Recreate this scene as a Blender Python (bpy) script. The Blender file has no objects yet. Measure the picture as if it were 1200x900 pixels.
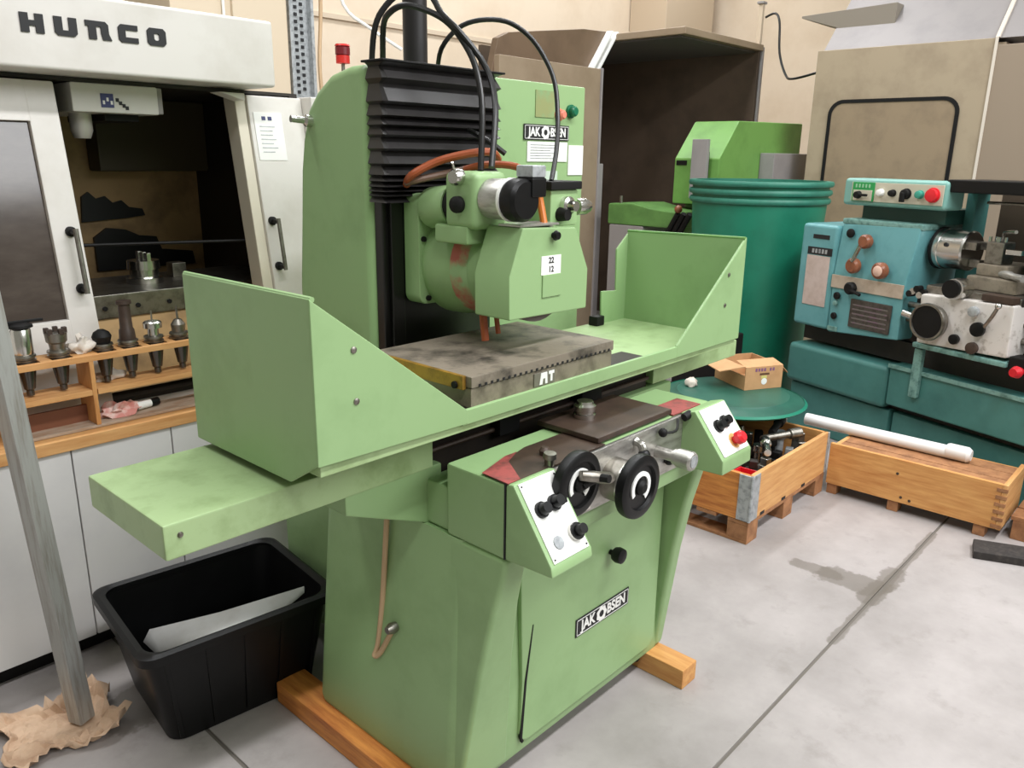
import bpy, bmesh, math, random
from mathutils import Vector, Matrix
random.seed(7)
S = bpy.context.scene
COL = S.collection

# ------------------------------------------------------------------ camera
CAM_YAW, CAM_PITCH, CAM_ROLL, CAM_F = 0.8302, 0.2781, 0.0147, 936.24
fw = Vector((math.sin(CAM_YAW)*math.cos(CAM_PITCH), math.cos(CAM_YAW)*math.cos(CAM_PITCH), -math.sin(CAM_PITCH)))
r0 = Vector((math.cos(CAM_YAW), -math.sin(CAM_YAW), 0)); u0 = r0.cross(fw)
rt = r0*math.cos(CAM_ROLL) + u0*math.sin(CAM_ROLL); up = u0*math.cos(CAM_ROLL) - r0*math.sin(CAM_ROLL)
cd = bpy.data.cameras.new('camera'); cam = bpy.data.objects.new('camera', cd); COL.objects.link(cam)
cam.matrix_world = Matrix(((rt.x, up.x, -fw.x, 0), (rt.y, up.y, -fw.y, 0), (rt.z, up.z, -fw.z, 1.65), (0, 0, 0, 1)))
cd.sensor_width = 36; cd.lens = 36*CAM_F/1200; cd.clip_start = 0.02; cd.clip_end = 100
S.camera = cam

# ------------------------------------------------------------------ world, lights, exposure
w = bpy.data.worlds.new('hall_light'); S.world = w; w.use_nodes = True
w.node_tree.nodes['Background'].inputs[0].default_value = (1.0, 0.98, 0.83, 1)
w.node_tree.nodes['Background'].inputs[1].default_value = 0.27
def area(name, loc, target, sx, sy, power, col=(1, .97, .92)):
    l = bpy.data.lights.new(name, 'AREA'); l.shape = 'RECTANGLE'; l.size = sx; l.size_y = sy; l.energy = power; l.color = col
    o = bpy.data.objects.new(name, l); COL.objects.link(o); o.location = loc
    o.rotation_euler = (Vector(target)-Vector(loc)).to_track_quat('-Z', 'Y').to_euler()
    return o
COOL = (.97, .98, 1.0)
area('hall_window_light', (3.6, -4.5, 4.8), (2.4, 2, .6), 6, 2.5, 270, (.96, .98, 1.0))
area('hall_overhead_light', (2.4, -.9, 5.0), (2.4, -.9, 0), 6, .5, 330, COOL)
area('hall_overhead_light', (7.0, 5.6, 5.3), (7.0, 5.6, 0), 7, .5, 170, COOL)  # added overhead to brighten the back wall; no fitting known there
area('hall_overhead_light', (3.0, 3.2, 5.2), (3.0, 3.2, 0), 8, .5, 200, COOL)
S.view_settings.view_transform = 'Standard'; S.view_settings.look = 'None'
S.view_settings.exposure = 0.13; S.view_settings.gamma = 1; S.view_settings.use_curve_mapping = False

# ------------------------------------------------------------------ materials
def lin(c):
    return tuple(((v/255)/12.92 if v/255 <= .04045 else ((v/255+.055)/1.055)**2.4) for v in c) + (1,)
MATS = {}
def mat(name, col, rough=.5, metal=0, col2=None, scale=6, lo=.45, hi=.7, stretch=(1, 1, 1), bump=0, bscale=60, spec=.5, detail=5, trans=0, alpha=1, emit=0, coat=0):
    if name in MATS: return MATS[name]
    m = bpy.data.materials.new(name); m.use_nodes = True; nt = m.node_tree; N = nt.nodes; L = nt.links
    b = N['Principled BSDF']; b.inputs['Roughness'].default_value = rough; b.inputs['Metallic'].default_value = metal
    b.inputs['Base Color'].default_value = lin(col); b.inputs['Specular IOR Level'].default_value = spec
    b.inputs['Transmission Weight'].default_value = trans; b.inputs['Coat Weight'].default_value = coat
    if emit:
        b.inputs['Emission Color'].default_value = lin(col); b.inputs['Emission Strength'].default_value = emit
    tc = mp = None
    if col2 or bump:
        tc = N.new('ShaderNodeNewGeometry'); mp = N.new('ShaderNodeMapping'); mp.inputs['Scale'].default_value = stretch
        L.new(tc.outputs['Position'], mp.inputs['Vector'])
    if col2:
        n = N.new('ShaderNodeTexNoise'); n.inputs['Scale'].default_value = scale; n.inputs['Detail'].default_value = detail
        n.inputs['Roughness'].default_value = .62
        L.new(mp.outputs['Vector'], n.inputs['Vector'])
        r = N.new('ShaderNodeValToRGB'); r.color_ramp.elements[0].position = lo; r.color_ramp.elements[1].position = hi
        r.color_ramp.elements[0].color = lin(col); r.color_ramp.elements[1].color = lin(col2)
        L.new(n.outputs['Fac'], r.inputs['Fac']); L.new(r.outputs['Color'], b.inputs['Base Color'])
    if bump:
        n2 = N.new('ShaderNodeTexNoise'); n2.inputs['Scale'].default_value = bscale; n2.inputs['Detail'].default_value = 3
        L.new(mp.outputs['Vector'], n2.inputs['Vector'])
        bp = N.new('ShaderNodeBump'); bp.inputs['Strength'].default_value = bump; bp.inputs['Distance'].default_value = .01
        L.new(n2.outputs['Fac'], bp.inputs['Height']); L.new(bp.outputs['Normal'], b.inputs['Normal'])
    MATS[name] = m
    return m
GREEN = mat('green_paint', (143, 174, 122), .42, 0, (122, 152, 102), 4, .5, .85, bump=.03, bscale=25)
GREENW = mat('green_paint_oily', (158, 182, 132), .4, 0, (126, 148, 98), 9, .48, .78, bump=.04, bscale=40)
DGREEN = mat('green_paint_dark', (96, 140, 72), .5, 0, (82, 122, 62), 6)
TEAL = mat('teal_paint', (104, 162, 166), .42, 0, (88, 146, 150), 7, .45, .75)
TEALD = mat('teal_paint_base', (72, 126, 120), .5, 0, (58, 108, 104), 5, .42, .75)
TEALE = mat('teal_edge_worn', (120, 160, 152), .5, 0, (70, 110, 104), 30)
WHITE = mat('white_paint', (218, 214, 208), .4, 0, (206, 201, 193), 4)
WHITEP = mat('white_panel', (216, 214, 212), .4, 0, (206, 204, 204), 3)
CREAM = mat('worn_white_apron', (212, 206, 200), .5, 0, (150, 140, 130), 22, .55, .75)
LABELW = mat('label_white', (236, 236, 232), .5)
BLACKP = mat('black_plastic', (9, 9, 10), .4, 0, (14, 14, 15), 8, spec=.3)
BLACKR = mat('black_rubber', (14, 13, 13), .6, spec=.3)
BELL = mat('bellows_vinyl', (40, 38, 38), .32, 0, (28, 26, 26), 14, spec=.6)
BLACKS = mat('black_oily_plate', (12, 11, 10), .3, 0, (30, 24, 20), 6, .5, .8, (1, 1, .3))
CHROME = mat('chrome', (205, 203, 198), .22, 1)
STEEL = mat('steel', (150, 146, 138), .4, 1, (110, 104, 96), 25)
BRUSH = mat('brushed_plate', (186, 184, 178), .38, .75, (150, 146, 140), 18, stretch=(1, 1, 4))
GALV = mat('galvanised', (176, 180, 182), .45, .35, (132, 136, 138), 40)
ALU = mat('aluminium_tube', (168, 168, 164), .42, .3, (140, 134, 126), 14, stretch=(6, 6, .4))
DIRTY = mat('grinding_sludge', (128, 118, 104), .6, .1, (52, 47, 40), 8, .46, .66, bump=.15, bscale=40)
CHUCK = mat('chuck_side', (142, 132, 116), .45, .2, (100, 92, 80), 16)
BRASS = mat('brass_strip', (168, 128, 50), .4, .4, (120, 92, 40), 20)
BROWNT = mat('brown_oiled_steel', (74, 58, 48), .5, .2, (54, 42, 36), 14, .4, .7)
REDW = mat('red_wear', (150, 70, 66), .6, 0, (96, 56, 50), 30)
DARKGAP = mat('dark_way_steel', (44, 36, 31), .5, .2, (30, 25, 22), 12)
WOOD = mat('pine_wood', (212, 158, 98), .6, 0, (182, 122, 66), 5, .35, .7, (9, 9, 1.2), .08, 40)
WOODX = mat('pine_wood_along_x', (216, 166, 108), .6, 0, (190, 132, 76), 5, .35, .7, (1, 9, 9), .08, 40)
WOODY = mat('pine_wood_along_y', (214, 160, 96), .6, 0, (186, 124, 66), 5, .35, .7, (9, 1, 9), .08, 40)
WOODO = mat('orange_wood_beam', (216, 144, 70), .55, 0, (166, 90, 38), 5, .35, .7, (9, 1, 9), .08, 40)
PALLETW = mat('old_pallet_wood', (172, 122, 82), .7, 0, (130, 88, 58), 6, .35, .7, (3, 3, 3), .1, 50)
GREYWOOD = mat('worn_bench_board', (176, 158, 140), .65, 0, (148, 112, 82), 5, .4, .7, (2, 9, 9))
TAN = mat('tan_sheet_metal', (170, 154, 130), .5, .1, (154, 138, 116), 4)
TANG = mat('dirty_glass', (150, 132, 108), .3, 0, (132, 116, 96), 5)
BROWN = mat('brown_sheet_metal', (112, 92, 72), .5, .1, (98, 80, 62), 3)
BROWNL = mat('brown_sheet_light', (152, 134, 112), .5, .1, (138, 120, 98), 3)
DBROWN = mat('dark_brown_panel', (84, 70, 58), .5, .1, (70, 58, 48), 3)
GREYSH = mat('grey_sheet', (150, 145, 144), .5, .1, (138, 134, 134), 3)
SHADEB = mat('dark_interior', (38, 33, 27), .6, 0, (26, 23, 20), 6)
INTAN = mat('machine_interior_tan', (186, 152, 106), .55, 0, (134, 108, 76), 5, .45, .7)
WALL = mat('wall_paint', (222, 206, 184), .85, 0, (212, 194, 170), 1.5)
WGLASS = mat('door_window_glass', (64, 54, 48), .12, 0, (96, 86, 78), 2.2, .45, .75, (1, 1, 2.5), spec=.8)
DRUM = mat('green_plastic_tank', (24, 118, 92), .42, 0, (18, 104, 80), 4)
DRUMR = mat('green_plastic_rim', (46, 120, 100), .5, 0, (38, 100, 84), 6)
LID = mat('dark_green_plastic', (40, 92, 76), .45, 0, (30, 74, 62), 5)
CARD = mat('cardboard', (196, 152, 108), .75, 0, (182, 138, 96), 8)
KRAFT = mat('kraft_paper', (206, 176, 148), .8, 0, (184, 150, 122), 14)
RED = mat('red_plastic', (200, 26, 38), .4)
REDB = mat('red_button', (216, 34, 44), .35)
GREENB = mat('green_button', (16, 104, 72), .35)
GREENL = mat('green_label', (40, 150, 80), .45)
ORANGE = mat('orange_hose', (190, 108, 40), .4)
COPPER = mat('red_brown_hose', (150, 74, 40), .4)
BEIGEC = mat('beige_cable', (190, 160, 124), .55)
CABLE = mat('black_cable', (16, 16, 15), .4)
INK = mat('black_ink', (26, 26, 28), .6)
BLUEI = mat('blue_ink', (60, 66, 110), .6)
PURPLE = mat('purple_ink', (128, 84, 120), .6)
LAMPR = mat('signal_red', (196, 40, 34), .35)
LAMPD = mat('signal_dark_red', (110, 24, 32), .35)
TUBEW = mat('white_tube_plastic', (232, 230, 228), .3)
RAG = mat('white_rag', (214, 206, 196), .85, 0, (180, 166, 150), 16)
KNOBW = mat('brown_knob', (140, 84, 56), .35, 0, (110, 62, 40), 20)
GRILL = mat('dark_rating_plate', (84, 78, 72), .45, .3, (60, 54, 50), 40)
REDPATCH = mat('rust_red_scuff', (146, 175, 127), .5, 0, (182, 96, 84), 7, .47, .6)

# ------------------------------------------------------------------ mesh helpers
WO = {}
class MB:
    def __init__(s): s.bm = bmesh.new()
    def poly(s, vs, faces):
        b = [s.bm.verts.new(v) for v in vs]
        for f in faces:
            try: s.bm.faces.new([b[i] for i in f])
            except ValueError: pass
        return s
    def box(s, x0, x1, y0, y1, z0, z1):
        return s.poly([(x0,y0,z0),(x1,y0,z0),(x1,y1,z0),(x0,y1,z0),(x0,y0,z1),(x1,y0,z1),(x1,y1,z1),(x0,y1,z1)],
                      [(3,2,1,0),(4,5,6,7),(0,1,5,4),(1,2,6,5),(2,3,7,6),(3,0,4,7)])
    def loft(s, secs, cap=True, close=True):
        n = len(secs[0]); vs = [p for q in secs for p in q]; fs = []
        for k in range(len(secs)-1):
            for i in range(n if close else n-1):
                j = (i+1) % n; fs.append((k*n+i, k*n+j, (k+1)*n+j, (k+1)*n+i))
        if cap: fs += [tuple(range(n))[::-1], tuple((len(secs)-1)*n+i for i in range(n))]
        return s.poly(vs, fs)
    def prism(s, pts, axis, a, b):
        f = {'x': lambda p, t: (t, p[0], p[1]), 'y': lambda p, t: (p[0], t, p[1]), 'z': lambda p, t: (p[0], p[1], t)}[axis]
        return s.loft([[f(p, a) for p in pts], [f(p, b) for p in pts]])
    def cyl(s, p0, p1, r0, r1=None, n=20, cap=True):
        return s.turn([(0, r0), (1, r0 if r1 is None else r1)], p0, p1, n, cap)
    def turn(s, prof, p0, p1, n=20, cap=True):
        # profile: (fraction along p0->p1, radius)
        p0 = Vector(p0); p1 = Vector(p1); d = p1-p0; z = d.normalized()
        x = z.orthogonal().normalized(); y = z.cross(x); secs = []
        for t, r in prof:
            c = p0+d*t; secs.append([tuple(c+(x*math.cos(a)+y*math.sin(a))*max(r, 1e-4)) for a in [2*math.pi*i/n for i in range(n)]])
        return s.loft(secs, cap)
    def tube(s, pts, r, n=8, smooth=3):
        P = [Vector(p) for p in pts]
        if smooth and len(P) > 2:
            Q = []
            for i in range(len(P)-1):
                a = P[max(i-1, 0)]; b = P[i]; c = P[i+1]; d = P[min(i+2, len(P)-1)]
                for k in range(smooth):
                    t = k/smooth
                    Q.append(.5*((2*b)+(c-a)*t+(2*a-5*b+4*c-d)*t*t+(3*b-a-3*c+d)*t**3))
            Q.append(P[-1]); P = Q
        secs = []; x = None
        for i, p in enumerate(P):
            t = (P[min(i+1, len(P)-1)]-P[max(i-1, 0)]).normalized()
            if x is None: x = t.orthogonal().normalized()
            x = (x-t*x.dot(t)).normalized(); y = t.cross(x)
            secs.append([tuple(p+(x*math.cos(a)+y*math.sin(a))*r) for a in [2*math.pi*k/n for k in range(n)]])
        return s.loft(secs)
    def ball(s, c, r, sc=(1, 1, 1), n=12):
        m = Matrix.Translation(c) @ Matrix.Diagonal((r*sc[0], r*sc[1], r*sc[2], 1))
        bmesh.ops.create_uvsphere(s.bm, u_segments=n, v_segments=max(6, n//2+2), radius=1, matrix=m); return s
    def xf(s, M):
        bmesh.ops.transform(s.bm, matrix=M, verts=s.bm.verts); return s
    def build(s, name, material, parent=None, bevel=0, segs=2, angle=35, kind=None):
        bm = s.bm
        bmesh.ops.recalc_face_normals(bm, faces=bm.faces)
        if bevel:
            es = [e for e in bm.edges if len(e.link_faces) == 2 and e.calc_face_angle(0) > math.radians(28)]
            bmesh.ops.bevel(bm, geom=es, offset=bevel, segments=segs, profile=.5, affect='EDGES', clamp_overlap=True)
        xs = [v.co for v in bm.verts]
        c = Vector([(min(v[i] for v in xs)+max(v[i] for v in xs))/2 for i in range(3)])
        if parent is None: c.z = min(v.z for v in xs)
        bmesh.ops.translate(bm, vec=-c, verts=bm.verts)
        me = bpy.data.meshes.new(name); bm.to_mesh(me); bm.free()
        me.shade_smooth(); me.set_sharp_from_angle(angle=math.radians(angle))
        me.materials.append(material)
        o = bpy.data.objects.new(name, me); COL.objects.link(o)
        if bevel:
            wn = o.modifiers.new('face_normals', 'WEIGHTED_NORMAL'); wn.keep_sharp = True; wn.weight = 80
        if parent is not None:
            o.parent = parent; o.location = c-WO[parent.name]
        else: o.location = c
        WO[o.name] = c
        if kind: o['kind'] = kind
        return o
def thing(name, label, cat, loc=(0, 0, 0), rot=(0, 0, 0), group=None, local=False):
    o = bpy.data.objects.new(name, None); COL.objects.link(o); o.location = loc; o.rotation_euler = rot; o.empty_display_size = .1
    WO[o.name] = Vector((0, 0, 0)) if local else Vector(loc)
    return tag(o, label, cat, group)
def tag(o, label, cat, group=None):
    o['label'] = label; o['category'] = cat
    if group: o['group'] = group
    return o
def struct(o): o['kind'] = 'structure'; return o
def rrect(x0, x1, y0, y1, r, n=5):
    P = []
    for cx, cy, a in ((x1-r, y1-r, 0), (x0+r, y1-r, 90), (x0+r, y0+r, 180), (x1-r, y0+r, 270)):
        for i in range(n+1):
            t = math.radians(a+90*i/n); P.append((cx+r*math.cos(t), cy+r*math.sin(t)))
    return P
def text_mesh(txt, size, depth, bold=0.0, sx=1):
    cu = bpy.data.curves.new('t', 'FONT'); cu.body = txt; cu.size = size; cu.extrude = depth; cu.offset = bold
    cu.align_x = 'CENTER'; cu.align_y = 'CENTER'
    o = bpy.data.objects.new('t', cu); COL.objects.link(o)
    bpy.context.view_layer.update()
    me = bpy.data.meshes.new_from_object(o.evaluated_get(bpy.context.evaluated_depsgraph_get()))
    bpy.data.objects.remove(o); bpy.data.curves.remove(cu)
    mb = MB(); mb.bm.from_mesh(me); bpy.data.meshes.remove(me)
    return mb.xf(Matrix.Diagonal((sx, 1, 1, 1)))
FACE_Y = Matrix.Rotation(math.pi/2, 4, 'X')      # lettering that reads when seen from -Y
def at_y(mb, x, y, z, tilt=0): return mb.xf(Matrix.Translation((x, y, z)) @ Matrix.Rotation(tilt, 4, 'X') @ FACE_Y)

# ------------------------------------------------------------------ setting: floor slabs, walls
fm = bpy.data.materials.new('concrete'); fm.use_nodes = True
nt = fm.node_tree; N = nt.nodes; L = nt.links; B = N['Principled BSDF']; B.inputs['Roughness'].default_value = .55
g = N.new('ShaderNodeNewGeometry')
def noise(scale, det=6):
    n = N.new('ShaderNodeTexNoise'); n.inputs['Scale'].default_value = scale; n.inputs['Detail'].default_value = det
    n.inputs['Roughness'].default_value = .65
    L.new(g.outputs['Position'], n.inputs['Vector']); return n
def ramp(src, a, b, ca, cb):
    r = N.new('ShaderNodeValToRGB'); r.color_ramp.elements[0].position = a; r.color_ramp.elements[1].position = b
    r.color_ramp.elements[0].color = ca; r.color_ramp.elements[1].color = cb; L.new(src, r.inputs['Fac']); return r
def mixc(f, a, b):
    m = N.new('ShaderNodeMix'); m.data_type = 'RGBA'; L.new(f, m.inputs[0]); L.new(a, m.inputs[6])
    if isinstance(b, tuple): m.inputs[7].default_value = b
    else: L.new(b, m.inputs[7])
    return m.outputs[2]
c1 = ramp(noise(1.6).outputs['Fac'], .35, .7, lin((148, 142, 139)), lin((176, 169, 167)))
c2 = ramp(noise(9, 8).outputs['Fac'], .3, .55, (1, 1, 1, 1), (0, 0, 0, 1))
colr = mixc(ramp(noise(7, 8).outputs['Fac'], .56, .72, (0, 0, 0, 1), (.55, .55, .55, 1)).outputs[0], c1.outputs[0], lin((136, 130, 125)))
# damp stains: distance to stain segments, edge broken up by noise
def stain(p, q, r):
    global colr
    sx = N.new('ShaderNodeVectorMath'); sx.operation = 'SUBTRACT'; sx.inputs[1].default_value = (p[0], p[1], 0); L.new(g.outputs['Position'], sx.inputs[0])
    d = Vector((q[0]-p[0], q[1]-p[1], 0)); l2 = d.length_squared
    dt = N.new('ShaderNodeVectorMath'); dt.operation = 'DOT_PRODUCT'; dt.inputs[1].default_value = d/l2; L.new(sx.outputs[0], dt.inputs[0])
    cl = N.new('ShaderNodeClamp'); L.new(dt.outputs['Value'], cl.inputs[0])
    sc = N.new('ShaderNodeVectorMath'); sc.operation = 'SCALE'; sc.inputs[0].default_value = d; L.new(cl.outputs[0], sc.inputs['Scale'])
    su = N.new('ShaderNodeVectorMath'); su.operation = 'DISTANCE'; L.new(sx.outputs[0], su.inputs[0]); L.new(sc.outputs[0], su.inputs[1])
    nn = noise(11, 4); ad = N.new('ShaderNodeMath'); ad.operation = 'MULTIPLY_ADD'; L.new(nn.outputs['Fac'], ad.inputs[0]); ad.inputs[1].default_value = r*1.6
    L.new(su.outputs['Value'], ad.inputs[2])
    colr = mixc(ramp(ad.outputs[0], r*1.55, r*1.75, (.62, .62, .62, 1), (0, 0, 0, 1)).outputs[0], colr, lin((100, 93, 84)))
stain((3.10, 1.16), (3.10, 1.02), .05); stain((3.10, 1.0), (3.12, .86), .085); stain((2.62, .83), (3.8, .826), .022); stain((3.0, .835), (3.3, .83), .05)
stain((0.75, 2.25), (0.95, 2.3), .12)
L.new(colr, B.inputs['Base Color'])
bp = N.new('ShaderNodeBump'); bp.inputs['Strength'].default_value = .08; bp.inputs['Distance'].default_value = .01
L.new(noise(45, 4).outputs['Fac'], bp.inputs['Height']); L.new(bp.outputs['Normal'], B.inputs['Normal'])
JOINT = mat('floor_joint', (112, 106, 98), .8)
floor = struct(MB().box(-3.5, 11.5, -5, 7.0, -.06, -.006).build('floor', JOINT))
xs = [-3.5, .872, 5.3, 11.5]; ys = [-5, -1.5, .828, 3.2, 7.0]; gp = .006
for i in range(3):
    for j in range(4):
        MB().box(xs[i]+gp, xs[i+1]-gp, ys[j]+gp, ys[j+1]-gp, -.006, 0).build('slab', fm, floor)
wb = struct(MB().box(-3.5, 11.5, 7.0, 7.15, 0, 5.5).build('wall_back', WALL))
wr = struct(MB().box(11.5, 11.65, -5, 7.15, 0, 5.5).build('wall_right', WALL))
for k, zz in enumerate((1.9, 2.9)):          # shallow horizontal joints of the wall cladding
    struct(MB().box(-3.5, 11.49, 6.975, 6.999, zz, zz+.05).build('trim_%d' % (k+1), mat('wall_trim', (204, 188, 166), .8), None, .006))
struct(MB().box(9.96, 11.2, 6.4, 6.99, 0, 5.5).build('wall_pillar', mat('pillar_paint', (196, 178, 154), .8), None, .01))

# ------------------------------------------------------------------ the green surface grinder
G = thing('surface_grinder', 'large green surface grinder with black bellows and twin splash guards in the centre', 'grinder', (1.65, 1.6, .07))
def sec(z, x0, x1, yf, yb, r=.045): return [(x, y, z) for x, y in rrect(x0, x1, yf, yb, r)]
MB().loft([sec(.07, 1.14, 2.10, 1.218, 1.82), sec(.09, 1.135, 2.105, 1.213, 1.82), sec(.3, 1.155, 2.1, 1.216, 1.82), sec(.6, 1.185, 2.1, 1.22, 1.82), sec(.70, 1.195, 2.1, 1.222, 1.82), sec(.765, 1.2, 2.1, 1.222, 1.82)]).build('base', GREEN, G)
for x0a, x1a, x0b, x1b in ((1.145, 1.33, 1.2, 1.27), (2.05, 2.1, 2.04, 2.1)):     # flared corner wings of the base
    prof = [(1.212, .075), (1.19, .25), (1.165, .45), (1.135, .62), (1.11, .72), (1.105, .766), (1.3, .766), (1.3, .075)]
    secs = []
    for t in (0, 1):
        q = []
        for (y, z) in prof:
            f = (z-.075)/.69; xx = (x0a+(x0b-x0a)*f) if t == 0 else (x1a+(x1b-x1a)*f); q.append((xx, y, z))
        secs.append(q)
    MB().loft(secs).build('corner_wing', GREEN, G, .014, 3)
MB().box(1.36, 2.06, 1.8, 2.32, .07, .95).build('rear_base', GREEN, G, .02)
# door with rounded lower corners
dp = [(1.40, .105), (2.0, .105), (2.03, .13), (2.03, .69), (1.36, .69), (1.375, .3), (1.37, .14), (1.38, .115)]
MB().prism(dp, 'y', 1.204, 1.222).build('door', GREEN, G, .006)
dr = bpy.data.objects['door']
MB().prism([(1.385, .112), (1.378, .125), (1.392, .3), (1.415, .46), (1.412, .46), (1.384, .3), (1.37, .13), (1.378, .108)], 'y', 1.2025, 1.21).build('gasket', BLACKR, dr)
MB().turn([(0, .008), (.3, .008), (.35, .02), (.6, .024), (.9, .022), (1, .012)], (1.752, 1.205, .545), (1.752, 1.155, .545), 14).build('knob', BLACKP, dr)
for fx, fy in ((1.22, 1.25), (2.0, 1.26), (1.3, 1.75), (2.0, 1.75)):
    MB().cyl((fx, fy, .035), (fx, fy, .075), .022, n=10).build('levelling_screw', BLACKR, G)
def nameplate(x0, x1, z0, z1, y, parent, band=False):
    p = MB().box(x0, x1, y-.003, y, z0, z1).build('nameplate', INK, parent, .0008)
    wdt = x1-x0; h = z1-z0; y2 = y-.0042; bz = .0016
    f = MB()
    for a in ((x0+.004, x1-.004, z0+.004, z0+.004+bz), (x0+.004, x1-.004, z1-.004-bz, z1-.004), (x0+.004, x0+.004+bz, z0+.004, z1-.004), (x1-.004-bz, x1-.004, z0+.004, z1-.004)):
        f.box(a[0], a[1], y2, y-.0028, a[2], a[3])
    f.build('border_line', LABELW, p)
    zc = (z0+z1)/2
    at_y(text_mesh('JAK', h*.78, .0008, h*.022, .92), x0+wdt*.215, y2+.0006, zc).build('lettering', LABELW, p)
    at_y(text_mesh('BSEN', h*.78, .0008, h*.022, .92), x0+wdt*.745, y2+.0006, zc).build('lettering', LABELW, p)
    e = MB(); R = h*.42; n = 28; cx = x0+wdt*.46
    vs = []; fs = []
    for k in range(n):
        a = 2*math.pi*k/n; Rk = R*(1+.09*math.cos(7*a))
        vs += [(cx+Rk*math.cos(a), y2-.0004, zc+Rk*math.sin(a)), (cx+R*.45*math.cos(a), y2-.0004, zc+R*.45*math.sin(a))]
        j = (k+1) % n; fs.append((2*k, 2*j, 2*j+1, 2*k+1))
    e.poly(vs, fs).build('emblem', LABELW, p)
    return p
nameplate(1.598, 1.858, .331, .388, 1.204, G)
# bed, brackets, way covers
MB().box(1.205, 2.095, 1.40, 1.8, .765, .84).build('saddle', GREEN, G, .01)
MB().prism([(.967, .912), (1.26, .912), (1.26, .742), (.967, .862)], 'y', 1.385, 1.55).build('bed_bracket', GREEN, G, .006)
MB().box(1.21, 1.33, 1.30, 1.40, .766, .882).build('bed_filler', GREEN, G, .008)
MB().prism([(2.33, .912), (2.05, .912), (2.05, .742), (2.33, .862)], 'y', 1.385, 1.55).build('bed_bracket', GREEN, G, .006)
MB().box(1.235, 2.21, 1.41, 1.75, .83, 1.0).build('bed', DARKGAP, G)
MB().tube([(1.235, 1.40, .945), (2.2, 1.40, .945)], .007, 8, 0).build('dog_rail', BROWNT, G)
MB().box(1.46, 1.54, 1.375, 1.42, .93, 1.02).build('table_dog', BLACKR, G, .004)
MB().box(1.80, 1.90, 1.365, 1.42, .93, 1.02).build('table_dog', BLACKR, G, .004)
MB().box(.558, 1.228, 1.38, 1.735, .908, .982).build('way_cover', GREENW, G, .006)
MB().box(2.205, 2.78, 1.38, 1.735, .925, .988).build('way_cover', GREENW, G, .006)
MB().box(.9, 2.43, 1.37, 1.72, .985, 1.036).build('table_slide', DARKGAP, G)
T = MB().box(.822, 2.512, 1.256, 1.745, 1.036, 1.06).build('table', GREENW, G, .003)
MB().box(1.2, 2.13, 1.248, 1.26, 1.054, 1.09).build('front_rim', GREEN, T, .003)
MB().box(1.87, 2.04, 1.275, 1.40, 1.0602, 1.0625).build('dark_recess_patch', DARKGAP, T)  # flat dark sheets; recess shade beside the chuck put into their colour
MB().box(1.15, 1.29, 1.275, 1.46, 1.0602, 1.0625).build('dark_recess_patch', DARKGAP, T)
# magnetic chuck
ck = MB().box(1.288, 1.861, 1.31, 1.68, 1.062, 1.112).build('magnetic_chuck', CHUCK, G, .003)
ct = MB().box(1.286, 1.863, 1.306, 1.684, 1.113, 1.142).build('chuck_top', DIRTY, ck, .003)
MB().box(1.274, 1.286, 1.325, 1.67, 1.108, 1.143).build('end_strip', BRASS, ck, .002)
MB().cyl((1.268, 1.35, 1.118), (1.28, 1.35, 1.118), .009, n=10).build('strip_screw', BLACKR, ck)
for k in range(26):
    xx = 1.31+k*.021
    MB().box(xx, xx+.007, 1.3042, 1.308, 1.114, 1.121).build('pole_mark', INK, ck)
eb = MB().box(1.515, 1.60, 1.3065, 1.311, 1.07, 1.106).build('emblem_plate', mat('emblem_grey', (112, 108, 96), .5), ck, .001)
MB().prism([(1.535, 1.073), (1.541, 1.104), (1.565, 1.104), (1.567, 1.073), (1.558, 1.073), (1.557, 1.088), (1.549, 1.088), (1.546, 1.073)], 'y', 1.305, 1.307).build('logo_mark', LABELW, eb)
MB().prism([(1.572, 1.096), (1.572, 1.104), (1.594, 1.104), (1.594, 1.096), (1.587, 1.096), (1.587, 1.076), (1.579, 1.076), (1.579, 1.096)], 'y', 1.305, 1.307).build('logo_mark', LABELW, eb)
# splash guards
lg = MB().prism([(1.25, 1.065), (1.352, 1.003), (1.745, 1.0), (1.745, 1.388), (1.25, 1.393)], 'x', .812, .822).build('splash_guard', GREEN, G, .003)
MB().prism([(.8125, 1.393), (.8125, 1.062), (1.218, 1.056), (1.218, 1.088)], 'y', 1.247, 1.257).build('front_wing', GREEN, lg, .003)
MB().prism([(.8125, 1.388), (.8125, 1.0), (.97, 1.04), (.97, 1.18), (.9, 1.33)], 'y', 1.738, 1.746).build('rear_wing', GREEN, lg, .003)
MB().tube([(.82, 1.25, 1.391), (.82, 1.745, 1.387)], .006, 8, 0).build('rolled_edge', GREEN, lg)
rg = MB().prism([(1.25, 1.055), (1.72, 1.05), (1.72, 1.388), (1.25, 1.397)], 'x', 2.505, 2.515).build('splash_guard', GREEN, G, .003)
MB().prism([(2.517, 1.40), (2.118, 1.092), (2.118, 1.055), (2.52, 1.055)], 'y', 1.247, 1.257).build('front_wing', GREEN, rg, .003)
MB().prism([(2.515, 1.386), (2.438, 1.326), (2.445, 1.173), (2.354, 1.18), (2.36, 1.055), (2.515, 1.055)], 'y', 1.716, 1.724).build('rear_wing', GREEN, rg, .003)
MB().tube([(2.51, 1.25, 1.396), (2.51, 1.72, 1.388)], .006, 8, 0).build('rolled_edge', DGREEN, rg)
for g_, pts in ((lg, ((.906, 1.283), (.908, 1.178))), (rg, ((2.41, 1.285), (2.40, 1.185)))):
    for x, z in pts: MB().turn([(0, .007), (.6, .007), (1, .003)], (x, 1.248, z), (x, 1.243, z), 10).build('screw', STEEL, g_)
MB().turn([(0, .007), (1, .004)], (.59, 1.381, .955), (.59, 1.376, .955), 10).build('cover_screw', STEEL, G)
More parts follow.
